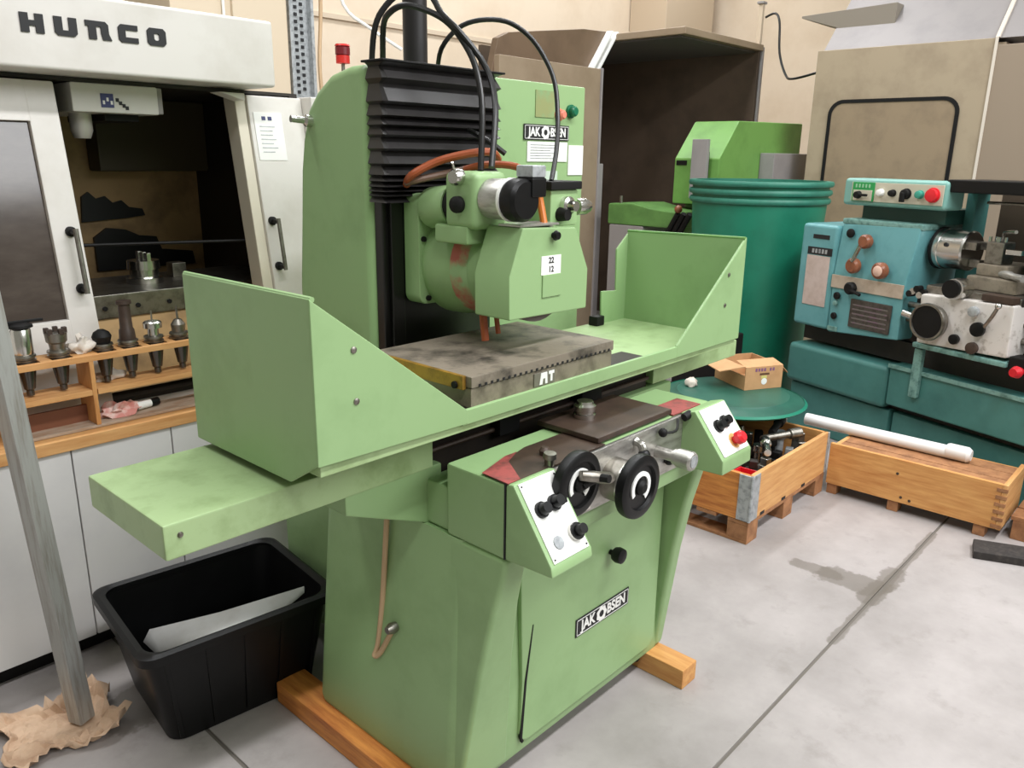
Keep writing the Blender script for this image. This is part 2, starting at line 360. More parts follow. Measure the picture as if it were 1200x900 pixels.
MB().box(2.30, 2.345, 1.69, 1.73, 1.06, 1.095).build('drain_bracket', BLACKR, G, .004)

# control housing
CH = MB().box(1.2, 2.1, 1.112, 1.305, .765, .95).build('control_housing', GREEN, G, .008)
MB().box(1.345, 1.93, 1.100, 1.113, .792, .948).build('front_plate', BRUSH, CH, .002)
MB().box(1.345, 2.04, 1.106, 1.16, .745, .79).build('ledge', GREEN, CH, .006)
MB().prism([(1.2, 1.105), (1.56, 1.105), (1.56, 1.235), (1.40, 1.235), (1.21, 1.185)], 'z', .951, .9545).build('top_sheet', BROWNT, CH)
MB().prism([(1.2, 1.104), (1.24, 1.104), (1.30, 1.196), (1.36, 1.225), (1.32, 1.225), (1.205, 1.19)], 'z', .9546, .956).build('red_edge', REDW, CH)
MB().box(1.89, 2.04, 1.11, 1.19, .951, .9545).build('red_edge', REDW, CH)
tp = MB().box(1.545, 1.89, 1.115, 1.32, .956, .971).build('cover_plate', BROWNT, CH, .003)
MB().turn([(0, .03), (.25, .031), (.3, .026), (.4, .026), (.45, .03), (.75, .031), (.85, .024), (1, .022)], (1.655, 1.245, .971), (1.655, 1.245, 1.018), 20).build('plate_knob', CHROME, CH)
MB().turn([(0, .012), (.5, .012), (.6, .017), (1, .015)], (1.352, 1.115, .954), (1.352, 1.112, .985), 14).build('oil_cap', STEEL, CH)
MB().turn([(0, .012), (.6, .014), (1, .008)], (1.395, 1.165, .954), (1.395, 1.165, .975), 12).build('oil_nipple', BROWNT, CH)
def wedge(x0, x1, prof, name): return MB().prism(prof, 'x', x0, x1).build(name, GREEN, G, .006)
cl_ = wedge(1.2, 1.345, [(1.112, .952), (1.09, .957), (.975, .797), (.97, .772), (1.112, .766)], 'control_desk')
cr_ = wedge(1.93, 2.1, [(1.112, .952), (1.065, .966), (.966, .84), (.964, .798), (1.112, .792)], 'control_desk')
MB().box(1.1995, 1.3455, 1.1115, 1.1155, .767, .953).build('seam', INK, CH)
def on_slope(prof_a, prof_b):          # frame on a sloping desk face: u across (x), v down the slope
    a = Vector((0, *prof_a)); b = Vector((0, *prof_b)); v = (b-a); ln = v.length; v /= ln
    n = Vector((-1, 0, 0)).cross(v)
    if n.y > 0: n = -n
    return a, v, n, ln
def slab_on(fr, x0, x1, v0, v1, d0, d1, name, m, parent, bevel=.0008):
    a, v, n, ln = fr; q = []
    for d in (d0, d1):
        for x, t in ((x0, v0), (x1, v0), (x1, v1), (x0, v1)): p = a+v*t+n*d; q.append((x, p.y, p.z))
    return MB().loft([q[:4], q[4:]]).build(name, m, parent, bevel)
def stud_on(fr, x, t, prof, ln, name, m, parent, n=14):
    a, v, nn, _ = fr; p = a+v*t; p = Vector((x, p.y, p.z)); return MB().turn(prof, p, p+nn*ln, n).build(name, m, parent)
fl = on_slope((1.09, .957), (.975, .797)); fr_ = on_slope((1.065, .966), (.966, .84))
pl = slab_on(fl, 1.212, 1.335, .004, .193, 0, .003, 'control_panel', LABELW, cl_)
pr_ = slab_on(fr_, 1.945, 2.088, .004, .152, 0, .003, 'control_panel', LABELW, cr_)
SW = [(0, .019), (.35, .019), (.36, .015), (1, .013)]
stud_on(fl, 1.243, .075, SW, .028, 'rotary_switch', BLACKP, cl_); stud_on(fl, 1.288, .072, SW, .03, 'rotary_switch', BLACKP, cl_)
stud_on(fl, 1.31, .15, [(0, .02), (.45, .02), (.46, .013), (1, .012)], .036, 'selector', BLACKP, cl_)
stud_on(fl, 1.31, .15, [(0, .021), (1, .021)], .012, 'selector_ring', CHROME, cl_)
stud_on(fl, 1.25, .155, [(0, .016), (1, .015)], .006, 'dial_ring', GALV, cl_)
for x in (1.218, 1.329):
    for t in (.012, .185): stud_on(fl, x, t, [(0, .003), (1, .002)], .005, 'panel_screw', INK, cl_, 8)
stud_on(fr_, 1.99, .065, SW, .028, 'rotary_switch', BLACKP, cr_); stud_on(fr_, 2.03, .06, SW, .028, 'rotary_switch', BLACKP, cr_)
stud_on(fr_, 2.03, .12, [(0, .024), (1, .023)], .004, 'estop_plate', mat('yellow_disc', (224, 180, 110), .5), cr_)
stud_on(fr_, 2.03, .12, [(0, .011), (.4, .011), (.45, .02), (.8, .02), (1, .013)], .04, 'estop_button', REDB, cr_)
MB().cyl((1.915, 1.09, .945), (1.94, 1.085, .952), .012, n=12).build('latch', BLACKR, CH)

# handwheels: rim, spokes disc, hub ring, crank handle
def handwheel(c, r, y_back, dial):
    c = Vector(c); h = MB().turn([(0, r*.9), (.15, r), (.5, r*1.02), (.85, r), (1, r*.9), (1, r*.72), (.75, r*.68), (.75, r*.2)], c+Vector((0, .016, 0)), c+Vector((0, -.016, 0)), 36, True).build('handwheel', BLACKP, G)
    MB().cyl((c.x, y_back, c.z), (c.x, c.y+.012, c.z), dial, n=28).build('dial', STEEL, h)
    MB().cyl((c.x, c.y+.03, c.z), (c.x, c.y+.015, c.z), dial*1.06, n=28).build('dial_ring', CHROME, h)
    ring = MB(); vs = []; fs = []; n = 24
    for k in range(n+1):
        a = math.radians(-60)+math.radians(270)*k/n
        for q, yy in ((.36, -.004), (.5, -.004), (.5, -.012), (.36, -.012)): vs.append((c.x+r*q*math.cos(a), c.y+yy, c.z+r*q*math.sin(a)))
        if k < n:
            for i in range(4): fs.append((4*k+i, 4*k+(i+1) % 4, 4*k+4+(i+1) % 4, 4*k+4+i))
    ring.poly(vs, fs).build('scale_ring', LABELW, h)
    MB().turn([(0, r*.26), (.6, r*.24), (1, r*.14)], c+Vector((0, -.002, 0)), c+Vector((0, -.022, 0)), 18).build('hub', BLACKR, h)
    return h
h1 = handwheel((1.383, 1.055, .916), .079, 1.1, .03)
h2 = handwheel((1.592, 1.022, .855), .083, 1.1, .056)
MB().tube([(1.383, 1.035, .916), (1.41, 1.015, .933), (1.415, .985, .938)], .010, 10, 3).build('crank_handle', BLACKR, h1)
MB().turn([(0, .012), (.3, .014), (.9, .014), (1, .009)], (1.37, 1.035, .945), (1.45, 1.0, .925), 12).build('crank_arm', STEEL, h1)
# micrometer feed knob, lever and small fittings
mk = MB().turn([(0, .016), (.5, .016), (.5, .022), (.58, .022), (.6, .026), (.95, .027), (1, .023)], (1.80, 1.10, .872), (1.80, .985, .872), 20).build('feed_knob', BRUSH, G)
MB().turn([(0, .017), (1, .017)], (1.80, .987, .872), (1.80, .983, .872), 16).build('knob_face', GALV, mk)
MB().tube([(1.688, 1.098, .93), (1.688, 1.08, .925), (1.686, 1.07, .905)], .011, 10, 3).build('lever', CHROME, G)
MB().ball((1.686, 1.068, .9), .017, n=12).build('lever_ball', BLACKP, G)
MB().ball((1.80, 1.085, .93), .013, n=10).build('lock_screw', BLACKR, G)
MB().ball((1.85, 1.09, .835), .015, n=10).build('lock_screw', BLACKR, G)
MB().tube([(1.79, 1.09, .93), (1.85, 1.075, .925), (1.89, 1.095, .945)], .004, 8, 4).build('signal_wire', CABLE, G)
MB().box(1.36, 1.50, 1.098, 1.101, .80, .82).build('wear_label', CREAM, CH)
# hose and hook on the base's left side
MB().tube([(1.192, 1.52, .78), (1.182, 1.518, .70), (1.172, 1.53, .5), (1.16, 1.54, .37), (1.15, 1.545, .335), (1.155, 1.525, .35), (1.165, 1.49, .42), (1.165, 1.474, .445)], .0075, 10, 4).build('drain_hose', BEIGEC, G)
MB().turn([(0, .012), (.6, .016), (1, .01)], (1.18, 1.474, .447), (1.14, 1.474, .447), 12).build('hose_plug', STEEL, G)

# column, bellows, electrical cabinet
cp = [(1.85, .76), (1.85, 1.885), (1.93, 1.884), (2.02, 1.866), (2.09, 1.825), (2.14, 1.775), (2.175, 1.69), (2.195, 1.6), (2.215, 1.42), (2.235, 1.25), (2.24, .76)]
MB().prism(cp, 'x', 1.42, 1.89).build('column', GREEN, G, .028, 4)
MB().box(1.435, 1.875, 1.815, 1.852, .99, 1.535).build('slide_plate', BLACKS, G, .006)
MB().box(1.455, 1.50, 1.80, 1.816, .99, 1.52).build('slide_strip', BLACKS, G, .003)
bel = MB(); secs = []; zz = 1.885; z0 = 1.52; n = 10
hs = [1.885]
gaps = [.04, .058, .036, .024, .026, .036, .04, .03, .017, .015, .013, .012, .018]
for g_ in gaps: hs.append(hs[-1]-g_)
for i, z in enumerate(hs):
    zt = hs[i]
    for (zz, d) in (((zt, .020),) if i == 0 else ((hs[i-1]-(hs[i-1]-zt)*.22, -.006), (zt, .020))):
        secs.append([(1.428-d*.4, 1.852, zz), (1.428-d*.4, 1.80-d, zz), (1.432, 1.79-d, zz), (1.866, 1.79-d, zz), (1.872+d*.4, 1.80-d, zz), (1.872+d*.4, 1.852, zz)])
bel.loft(secs).build('bellows', BELL, G, angle=20)
MB().box(1.416, 1.885, 1.768, 1.865, 1.886, 1.892).build('top_plate', BLACKR, G, .002)
MB().cyl((1.715, 1.985, 1.88), (1.715, 1.985, 2.6), .037, n=24).build('riser_tube', mat('dark_grey_tube', (38, 36, 36), .4, .2), G)
MB().box(1.63, 1.80, 1.93, 2.04, 1.88, 1.902).build('riser_flange', BROWNT, G, .003)
ec = MB().box(1.90, 2.452, 1.90, 2.2, .95, 1.893).build('electrical_cabinet', GREEN, G, .006)
MB().box(2.175, 2.275, 1.897, 1.9005, 1.78, 1.868).build('bare_patch', mat('worn_bare_patch', (140, 146, 96), .6, 0, (126, 158, 110), 18), ec)
for x, z, m, r in ((2.30, 1.792, mat('pale_red_lamp', (226, 130, 110), .4), .016), (2.365, 1.806, GREENB, .018)):
    MB().turn([(0, r*1.3), (.3, r*1.3), (.32, r), (.8, r), (1, r*.7)], (x, 1.9, z), (x, 1.87, z), 16).build('pilot_light', m, ec)
nameplate(2.115, 2.357, 1.704, 1.756, 1.898, G)
ip = MB().box(2.135, 2.352, 1.896, 1.9, 1.632, 1.699).build('instruction_plate', LABELW, ec, .0006)
for k in range(6): MB().box(2.15, 2.15+random.uniform(.1, .18), 1.8952, 1.8962, 1.642+k*.009, 1.6445+k*.009).build('printed_line', GALV, ip)
MB().box(2.36, 2.446, 1.896, 1.9, 1.585, 1.69).build('paper_note', LABELW, ec, .0006)
MB().box(2.2, 2.30, 1.896, 1.9, 1.50, 1.60).build('paper_note', mat('faded_label', (190, 206, 190), .5), ec, .0006)
MB().turn([(0, .018), (.3, .018), (.4, .01), (1, .01)], (1.425, 2.12, 1.74), (1.36, 2.13, 1.745), 14).build('lifting_pin', CHROME, G)

# wheelhead
WH = MB().prism([(x, z) for x, z in rrect(1.50, 1.84, 1.232, 1.545, .03)], 'y', 1.735, 1.80).build('wheelhead_flange', GREEN, G, .004)
MB().turn([(0, .15), (.25, .148), (.5, .135), (.75, .125), (1, .118)], (1.66, 1.735, 1.345), (1.655, 1.50, 1.345), 32).build('spindle_housing', GREEN, WH)
MB().turn([(.0, .1365), (.25, .1335), (.45, .1265)], (1.656, 1.63, 1.345), (1.655, 1.50, 1.345), 32, False).build('scuffed_band', REDPATCH, WH)
for x, z in ((1.515, 1.53), (1.515, 1.42), (1.53, 1.25)): MB().cyl((x, 1.735, z), (x, 1.727, z), .008, n=8).build('cap_screw', BLACKR, WH)
MB().box(1.49, 1.64, 1.53, 1.66, 1.42, 1.47).build('dresser_bracket', GREEN, WH, .008)
D = MB().turn([(0, .056), (.1, .058), (.9, .058), (1, .055)], (1.552, 1.735, 1.505), (1.552, 1.64, 1.515), 24).build('dresser', GREEN, G)
MB().cyl((1.552, 1.64, 1.515), (1.552, 1.622, 1.518), .05, n=24).build('dark_ring', BLACKR, D)
MB().box(1.49, 1.615, 1.50, 1.622, 1.46, 1.61).build('dresser_body', GREEN, D, .02, 3)
MB().turn([(0, .045), (1, .052)], (1.55, 1.50, 1.54), (1.55, 1.497, 1.54), 24).build('collar', GREEN, D)
MB().turn([(0, .052), (.9, .053), (1, .05)], (1.55, 1.50, 1.541), (1.55, 1.43, 1.541), 28).build('knurled_dial', BRUSH, D)
MB().cyl((1.55, 1.432, 1.541), (1.55, 1.424, 1.541), .056, n=28).build('white_ring', LABELW, D)
MB().turn([(0, .052), (.2, .055), (.8, .054), (1, .046)], (1.55, 1.424, 1.541), (1.55, 1.375, 1.541), 28).build('black_dial', BLACKP, D)
MB().box(1.565, 1.622, 1.37, 1.432, 1.548, 1.598).build('motor_block', BLACKP, D, .006)
MB().box(1.567, 1.62, 1.372, 1.43, 1.598, 1.628).build('motor_cap', GALV, D, .004)
MB().turn([(0, .022), (.7, .022), (1, .016)], (1.49, 1.56, 1.595), (1.462, 1.555, 1.595), 16).build('chrome_knob', CHROME, D)
MB().turn([(0, .022), (.7, .022), (1, .012)], (1.49, 1.56, 1.525), (1.468, 1.555, 1.525), 16).build('dark_knob', BLACKR, D)
MB().tube([(1.472, 1.556, 1.605), (1.455, 1.548, 1.632)], .0035, 8, 0).build('pin', CHROME, D)
rb = MB().box(1.722, 1.842, 1.44, 1.56, 1.462, 1.562).build('coolant_valve_block', GREEN, G, .006)
MB().box(1.712, 1.848, 1.43, 1.57, 1.562, 1.585).build('block_cap', BLACKR, rb, .004)
MB().turn([(0, .026), (.4, .026), (.5, .016), (1, .014)], (1.785, 1.44, 1.518), (1.785, 1.40, 1.518), 16).build('valve_knob', CHROME, rb)
MB().turn([(0, .02), (1, .016)], (1.762, 1.44, 1.495), (1.762, 1.41, 1.495), 12).build('valve_grip', BLACKR, rb)
MB().turn([(0, .012), (.4, .012), (.42, .024), (.8, .024), (1, .018)], (1.842, 1.48, 1.51), (1.93, 1.47, 1.51), 18).build('chrome_handle', CHROME, rb)
MB().ball((1.745, 1.5, 1.597), .013, n=10).build('black_ball', BLACKP, rb)
WG = MB().prism([(1.496, 1.238), (1.822, 1.232), (1.823, 1.345), (1.762, 1.464), (1.543, 1.473), (1.494, 1.352)], 'y', 1.38, 1.508).build('wheel_guard', GREEN, G, .005)
MB().box(1.622, 1.70, 1.376, 1.381, 1.284, 1.345).build('access_plate', GREEN, WG, .002)
st = MB().box(1.617, 1.698, 1.3785, 1.3808, 1.345, 1.395).build('sticker', LABELW, WG)
at_y(text_mesh('22', .022, .0004, .0006), 1.657, 1.3782, 1.382).build('lettering', INK, st)
at_y(text_mesh('12', .022, .0004, .0006), 1.657, 1.3782, 1.358).build('lettering', INK, st)
MB().turn([(0, .008), (.4, .008), (.5, .014), (1, .01)], (1.663, 1.38, 1.448), (1.663, 1.36, 1.448), 12).build('guard_knob', BLACKP, WG)
MB().box(1.545, 1.70, 1.39, 1.47, 1.4735, 1.479).build('top_hatch', BRUSH, WG, .001)
MB().cyl((1.655, 1.47, 1.345), (1.655, 1.42, 1.345), .135, n=36).build('grinding_wheel', mat('grinding_stone', (120, 112, 108), .9), G)
MB().tube([(1.52, 1.50, 1.24), (1.52, 1.495, 1.20), (1.52, 1.49, 1.165)], .011, 10, 2).build('coolant_nozzle', COPPER, G)
MB().tube([(1.56, 1.49, 1.24), (1.56, 1.48, 1.18)], .007, 8, 0).build('coolant_pipe', COPPER, G)
# hoses and cables
for nm, m, r, pts in (
 ('cable', CABLE, .0085, [(1.52, 1.95, 1.89), (1.519, 1.933, 1.978), (1.537, 1.917, 2.034), (1.575, 1.88, 2.08), (1.604, 1.8, 2.075), (1.608, 1.75, 2.02), (1.621, 1.7, 1.976), (1.654, 1.65, 1.908), (1.65, 1.6, 1.843), (1.615, 1.55, 1.758), (1.56, 1.51, 1.62)]),
 ('cable', CABLE, .0085, [(1.561, 1.95, 1.89), (1.531, 1.906, 1.991), (1.52, 1.861, 2.023), (1.541, 1.817, 2.039), (1.589, 1.772, 2.023), (1.617, 1.728, 1.992), (1.635, 1.683, 1.936), (1.632, 1.639, 1.871), (1.609, 1.594, 1.772), (1.56, 1.55, 1.61)]),
 ('cable', CABLE, .007, [(1.727, 1.9, 1.89), (1.703, 1.855, 1.948), (1.726, 1.81, 2.001), (1.769, 1.765, 2.024), (1.834, 1.72, 2.024), (1.879, 1.675, 1.989), (1.901, 1.63, 1.929), (1.9, 1.585, 1.853), (1.863, 1.54, 1.746), (1.806, 1.495, 1.664), (1.74, 1.455, 1.585)]),
 ('cable', CABLE, .008, [(1.70, 1.74, 1.72), (1.70, 1.66, 1.69), (1.73, 1.62, 1.655)]),
 ('coolant_hose', COPPER, .011, [(1.48, 1.76, 1.57), (1.466, 1.72, 1.596), (1.522, 1.68, 1.632), (1.584, 1.62, 1.654), (1.652, 1.6, 1.659), (1.70, 1.62, 1.64)]),
 ('coolant_hose', mat('grey_brown_hose', (110, 84, 70), .4), .010, [(1.47, 1.75, 1.575), (1.482, 1.72, 1.583), (1.546, 1.68, 1.599), (1.586, 1.64, 1.612)]),
 ('coolant_hose', COPPER, .010, [(1.586, 1.64, 1.612), (1.614, 1.58, 1.626), (1.646, 1.5, 1.622), (1.66, 1.46, 1.59)]),
 ('coolant_hose', ORANGE, .010, [(1.655, 1.47, 1.61), (1.668, 1.45, 1.58), (1.678, 1.44, 1.53), (1.672, 1.42, 1.475)])):
    MB().tube(pts, r, 10, 4).build(nm, m, G)

# wood beams under the grinder
for x0, x1, y0, y1, lb in ((1.085, 1.185, .98, 1.965, 'orange wooden beam under the grinder beside the black tub'), (2.01, 2.095, 1.076, 2.05, 'short wooden beam end poking out from under the grinder door')):
    bmr = MB().box(x0, x1, y0, y1, 0, .07).build('wooden_beam', WOODO if x0 < 1.5 else WOODY, None, .004)
    tag(bmr, lb, 'beam', 'beams under the grinder')

# ------------------------------------------------------------------ white machining centre behind the grinder on the left
HU = thing('machining_center', 'white machining centre with open sliding doors and black letters on its header', 'machine', (.75, 3.4, 0))
MB().box(-.3, 2.35, 2.68, 4.3, 0, .082).build('plinth', BLACKR, HU)
for x0, x1 in ((-.3, .1), (.103, .80), (.803, 1.12), (1.123, 1.75), (1.753, 2.35)):
    MB().box(x0, x1, 2.605, 2.7, .082, .742).build('lower_panel', WHITEP, HU, .004)
MB().box(-.3, 2.35, 2.7, 4.3, .082, .742).build('lower_body', WHITEP, HU)
hd = MB().box(-.3, 1.735, 2.8, 3.15, 1.882, 2.11).build('header', WHITE, HU, .012, 3)
MB().box(-.3, 1.72, 3.15, 4.3, 1.88, 1.96).build('roof', WHITE, HU, .01)
# header letters drawn as block strokes
def stroke_letter(ch, x0, x1, z0, z1, y, parent):
    w_ = x1-x0; h = z1-z0; t = w_*.36; k = h*.30; c = .009; m = MB()
    P = lambda pts: m.prism(pts, 'y', y-.004, y+.002)
    if ch == 'H': P([(x0, z0), (x0+t, z0), (x0+t, z0+h*.36), (x1-t, z0+h*.36), (x1-t, z0), (x1, z0), (x1, z1), (x1-t, z1), (x1-t, z1-h*.36), (x0+t, z1-h*.36), (x0+t, z1), (x0, z1)])
    if ch == 'U': P([(x0, z0+c), (x0+c, z0), (x1-c, z0), (x1, z0+c), (x1, z1), (x1-t, z1), (x1-t, z0+k), (x0+t, z0+k), (x0+t, z1), (x0, z1)])
    if ch == 'R': P([(x0+.004, z0), (x0+.004+t, z0), (x0+.004+t, z1-k), (x1-t, z1-k), (x1-t, z0+h*.35), (x1-t+.004, z0), (x1+.008, z0), (x1, z0+h*.35), (x1, z1-c), (x1-c, z1), (x0-.004, z1), (x0-.004, z1-k), (x0+.004, z1-k)])
    if ch == 'C': P([(x0+c, z0), (x1, z0), (x1, z0+k), (x0+t, z0+k), (x0+t, z1-k), (x1, z1-k), (x1, z1), (x0+c, z1), (x0, z1-c), (x0, z0+c)])
    if ch == 'O':
        o = [(x0+c, z0), (x1-c, z0), (x1, z0+c), (x1, z1-c), (x1-c, z1), (x0+c, z1), (x0, z1-c), (x0, z0+c)]
        e = .004; i_ = [(x0+t+e, z0+k), (x1-t-e, z0+k), (x1-t, z0+k+e), (x1-t, z1-k-e), (x1-t-e, z1-k), (x0+t+e, z1-k), (x0+t, z1-k-e), (x0+t, z0+k+e)]
        vs = [(p[0], yy, p[1]) for yy in (y-.004, y+.002) for q in (o, i_) for p in q]; fs = []
        for n_ in range(8):
            j = (n_+1) % 8; fs += [(n_, j, 8+j, 8+n_), (16+n_, 16+j, 24+j, 24+n_), (n_, j, 16+j, 16+n_), (8+n_, 8+j, 24+j, 24+n_)]
        m.poly(vs, fs)
    return m.build('letter', INK, parent)
for ch, a, b in (('H', .892, .956), ('U', .985, 1.05), ('R', 1.079, 1.144), ('C', 1.174, 1.236), ('O', 1.266, 1.328)):
    stroke_letter(ch, a, b, 1.983, 2.037, 2.799, hd)
# leaning sliding doors
LEAN = .16
def lean_y(z, y0=2.80): return y0+LEAN*(z-.80)
def lean_panel(x0, x1, z0, z1, dy0, dy1, y0=2.80):
    q = []
    for d in (dy0, dy1):
        q += [(x0, lean_y(z0, y0)+d, z0), (x1, lean_y(z0, y0)+d, z0), (x1, lean_y(z1, y0)+d, z1), (x0, lean_y(z1, y0)+d, z1)]
    return MB().loft([q[:4], q[4:]])
def lean_frame(name, x0, x1, z0, z1, wx0, wx1, wz0, wz1, th=.05):
    d = lean_panel(x0, wx0, z0, z1, 0, th).build(name, WHITE, HU, .006)
    lean_panel(wx1, x1, z0, z1, 0, th).build('stile', WHITE, d, .006)
    lean_panel(wx0-.004, wx1+.004, wz1, z1, 0, th).build('rail', WHITE, d, .004)
    lean_panel(wx0-.004, wx1+.004, z0, wz0, 0, th).build('rail', WHITE, d, .004)
    lean_panel(wx0-.003, wx1+.003, wz0-.003, wz1+.003, .018, .03).build('window_pane', WGLASS, d)
    return d
d1 = lean_frame('sliding_door', .38, 1.02, .785, 1.862, .62, .928, 1.105, 1.735)
d2 = lean_panel(1.705, 1.95, .785, 1.862, 0, .05).build('sliding_door', WHITE, HU, .006)
lean_panel(1.66, 1.705, .785, 1.855, .012, .10).build('door_return', mat('cream_paint', (216, 208, 190), .5), d2, .006)
MB().prism([(1.56, 1.862), (1.66, 1.862), (1.66, 1.835), (1.62, 1.845)], 'y', 2.90, 2.98).build('latch_plate', WHITE, d2, .003)
nt_ = lean_panel(1.722, 1.845, 1.62, 1.80, -.003, .001).build('taped_paper', LABELW, d2)
for zz in (1.785,):
    for xx in (1.755, 1.782): lean_panel(xx, xx+.016, zz-.014, zz, -.005, -.002).build('print_mark', BLUEI, nt_)
for k in range(7): lean_panel(1.742, 1.742+random.uniform(.05, .085), 1.65+.016*k, 1.653+.016*k, -.0045, -.002).build('printed_line', GALV, nt_)
def bar_handle(x, z0, z1, door):
    p0 = (x, lean_y(z0)-.05, z0); p1 = (x, lean_y(z1)-.05, z1)
    h = MB().tube([p0, p1], .008, 10, 0).build('handle', STEEL, door)
    for z in (z0+.012, z1-.012): MB().turn([(0, .017), (.25, .017), (.3, .009), (1, .009)], (x, lean_y(z)+.003, z), (x, lean_y(z)-.05, z), 12).build('standoff', BLACKR, h)
bar_handle(.985, 1.19, 1.40, d1); bar_handle(1.735, 1.20, 1.40, d2)
MB().box(-.3, .38, 2.83, 2.95, .742, 1.882).build('left_frame', WHITE, HU, .006)
MB().box(1.95, 2.35, 2.9, 4.3, .742, 1.866).build('right_frame', WHITE, HU, .006)
# interior
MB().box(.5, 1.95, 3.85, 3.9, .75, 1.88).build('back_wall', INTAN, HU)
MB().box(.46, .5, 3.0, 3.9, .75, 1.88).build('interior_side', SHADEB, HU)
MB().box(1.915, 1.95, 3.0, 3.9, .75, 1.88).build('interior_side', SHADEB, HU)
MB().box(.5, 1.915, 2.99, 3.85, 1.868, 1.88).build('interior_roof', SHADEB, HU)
MB().box(1.42, 1.915, 3.72, 3.85, 1.56, 1.868).build('column_cover', mat('dark_olive_cover', (74, 66, 46), .55), HU, .01)
MB().box(.95, 1.24, 3.60, 3.84, 1.15, 1.868).build('way_shutter', mat('grey_shutter', (74, 68, 66), .4, .4), HU, .008)
# coolant splash silhouettes on the back wall, tool clutter
sp = [(1.36, 1.34), (1.37, 1.45), (1.40, 1.47), (1.43, 1.44), (1.47, 1.45), (1.50, 1.42), (1.54, 1.43), (1.57, 1.40), (1.63, 1.39), (1.64, 1.36), (1.55, 1.35)]
MB().prism([(x, z) for x, z in sp], 'y', 3.835, 3.849).build('tar_stain', mat('tar_black', (14, 12, 11), .5), HU)
sp = [(1.40, 1.16), (1.40, 1.27), (1.46, 1.31), (1.54, 1.30), (1.60, 1.27), (1.68, 1.26), (1.70, 1.20), (1.85, 1.18), (1.86, 1.12), (1.4, 1.12)]
MB().prism([(x, z) for x, z in sp], 'y', 3.83, 3.849).build('tar_stain', MATS['tar_black'], HU)
sh = MB().box(1.075, 1.367, 2.985, 3.5, 1.772, 1.867).build('spindle_head', mat('head_paint', (206, 204, 196), .4), HU, .006)
MB().box(1.367, 1.39, 3.0, 3.5, 1.776, 1.866).build('head_side', GREYSH, sh, .004)
MB().box(1.168, 1.21, 2.982, 2.986, 1.79, 1.835).build('logo_patch', BLUEI, sh)
for k in range(3): MB().box(1.173+.013*k, 1.18+.013*k, 2.9805, 2.983, 1.80+.01*(k % 2), 1.812+.01*(k % 2)).build('logo_mark', LABELW, sh)
for k, (xx, zz) in enumerate(((1.218, 1.818), (1.228, 1.808), (1.239, 1.80), (1.249, 1.793))): MB().box(xx, xx+.01, 2.982, 2.986, zz-.008, zz+.004).build('logo_mark', INK, sh)
MB().turn([(0, .036), (.7, .036), (.9, .03), (1, .026)], (1.137, 3.1, 1.773), (1.137, 3.1, 1.688), 20).build('spindle_nose', mat('pale_steel', (196, 192, 184), .35, .3), sh)
MB().box(1.20, 1.32, 3.05, 3.4, 1.748, 1.773).build('head_underside', BLACKR, sh, .004)
tb = MB().box(1.05, 1.9, 3.05, 3.5, 1.05, 1.14).build('work_table', STEEL, HU, .006)
for k in range(3): MB().cyl((1.12+.12*k, 3.05, 1.09), (1.12+.12*k, 3.044, 1.09), .009, n=8).build('table_bolt', BLACKR, tb)
vc = MB().turn([(0, .07), (.25, .07), (.3, .055), (.6, .055), (.62, .062), (1, .06)], (1.36, 3.25, 1.14), (1.36, 3.25, 1.23), 24).build('work_fixture', CHROME, HU)
for a in range(3): MB().box(1.352, 1.368, 3.19+.04*a, 3.215+.04*a, 1.23, 1.262).build('jaw', CHROME, vc, .002)
MB().box(1.5, 1.56, 3.3, 3.36, 1.14, 1.2).build('clamp_block', STEEL, HU, .004)
MB().prism([(3.02, .78), (3.06, 1.05), (3.08, 1.05), (3.06, .78)], 'x', 1.03, 1.9).build('slanted_apron', INTAN, HU)
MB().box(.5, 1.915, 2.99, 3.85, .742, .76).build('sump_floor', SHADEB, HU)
MB().tube([(1.05, 2.99, 1.33), (1.9, 2.99, 1.30)], .006, 8, 0).build('rail', BLACKR, HU)

# bench board and tool rack standing in front of the doors
tag(MB().box(.05, 1.78, 2.592, 2.79, .743, .784).build('bench_board', WOODX, None, .004), 'orange wooden board lying along the white machine under the tool rack', 'board')
RK = thing('tool_rack', 'open pine tool rack with two shelves holding cone tool holders', 'rack', (1.1, 2.7, .785))
YF, YB = 2.632, 2.752
MB().box(.655, 1.62, YF+.002, YB, .785, .795).build('rack_bottom', GREYWOOD, RK, .002)
for x0, x1 in ((.668, .898), (.914, 1.606)):
    MB().box(x0, x1, YF, YB, .895, .913).build('lower_shelf', WOODX, RK, .002)
    if x0 < .9: MB().box(x0, x1, YF+.07, YF+.082, .795, .85).build('shelf_back', mat('red_brown_board', (120, 72, 48), .6), RK)
us = MB().box(.655, 1.62, YF, 2.654, 1.006, 1.024).box(.655, 1.62, 2.72, YB, 1.006, 1.024); px_ = .655      # board with a hole for every holder
for hx in (.738, .833, .967, 1.048, 1.134, 1.222, 1.31, 1.40, 1.49): us.box(px_, hx-.031, 2.654, 2.72, 1.006, 1.024); px_ = hx+.031
us.box(px_, 1.62, 2.654, 2.72, 1.006, 1.024).build('upper_shelf', WOODX, RK)
for x in (.655, .898, 1.606): MB().box(x, x+.014, YF, YB, .795, 1.006).build('upright', WOOD, RK, .002)
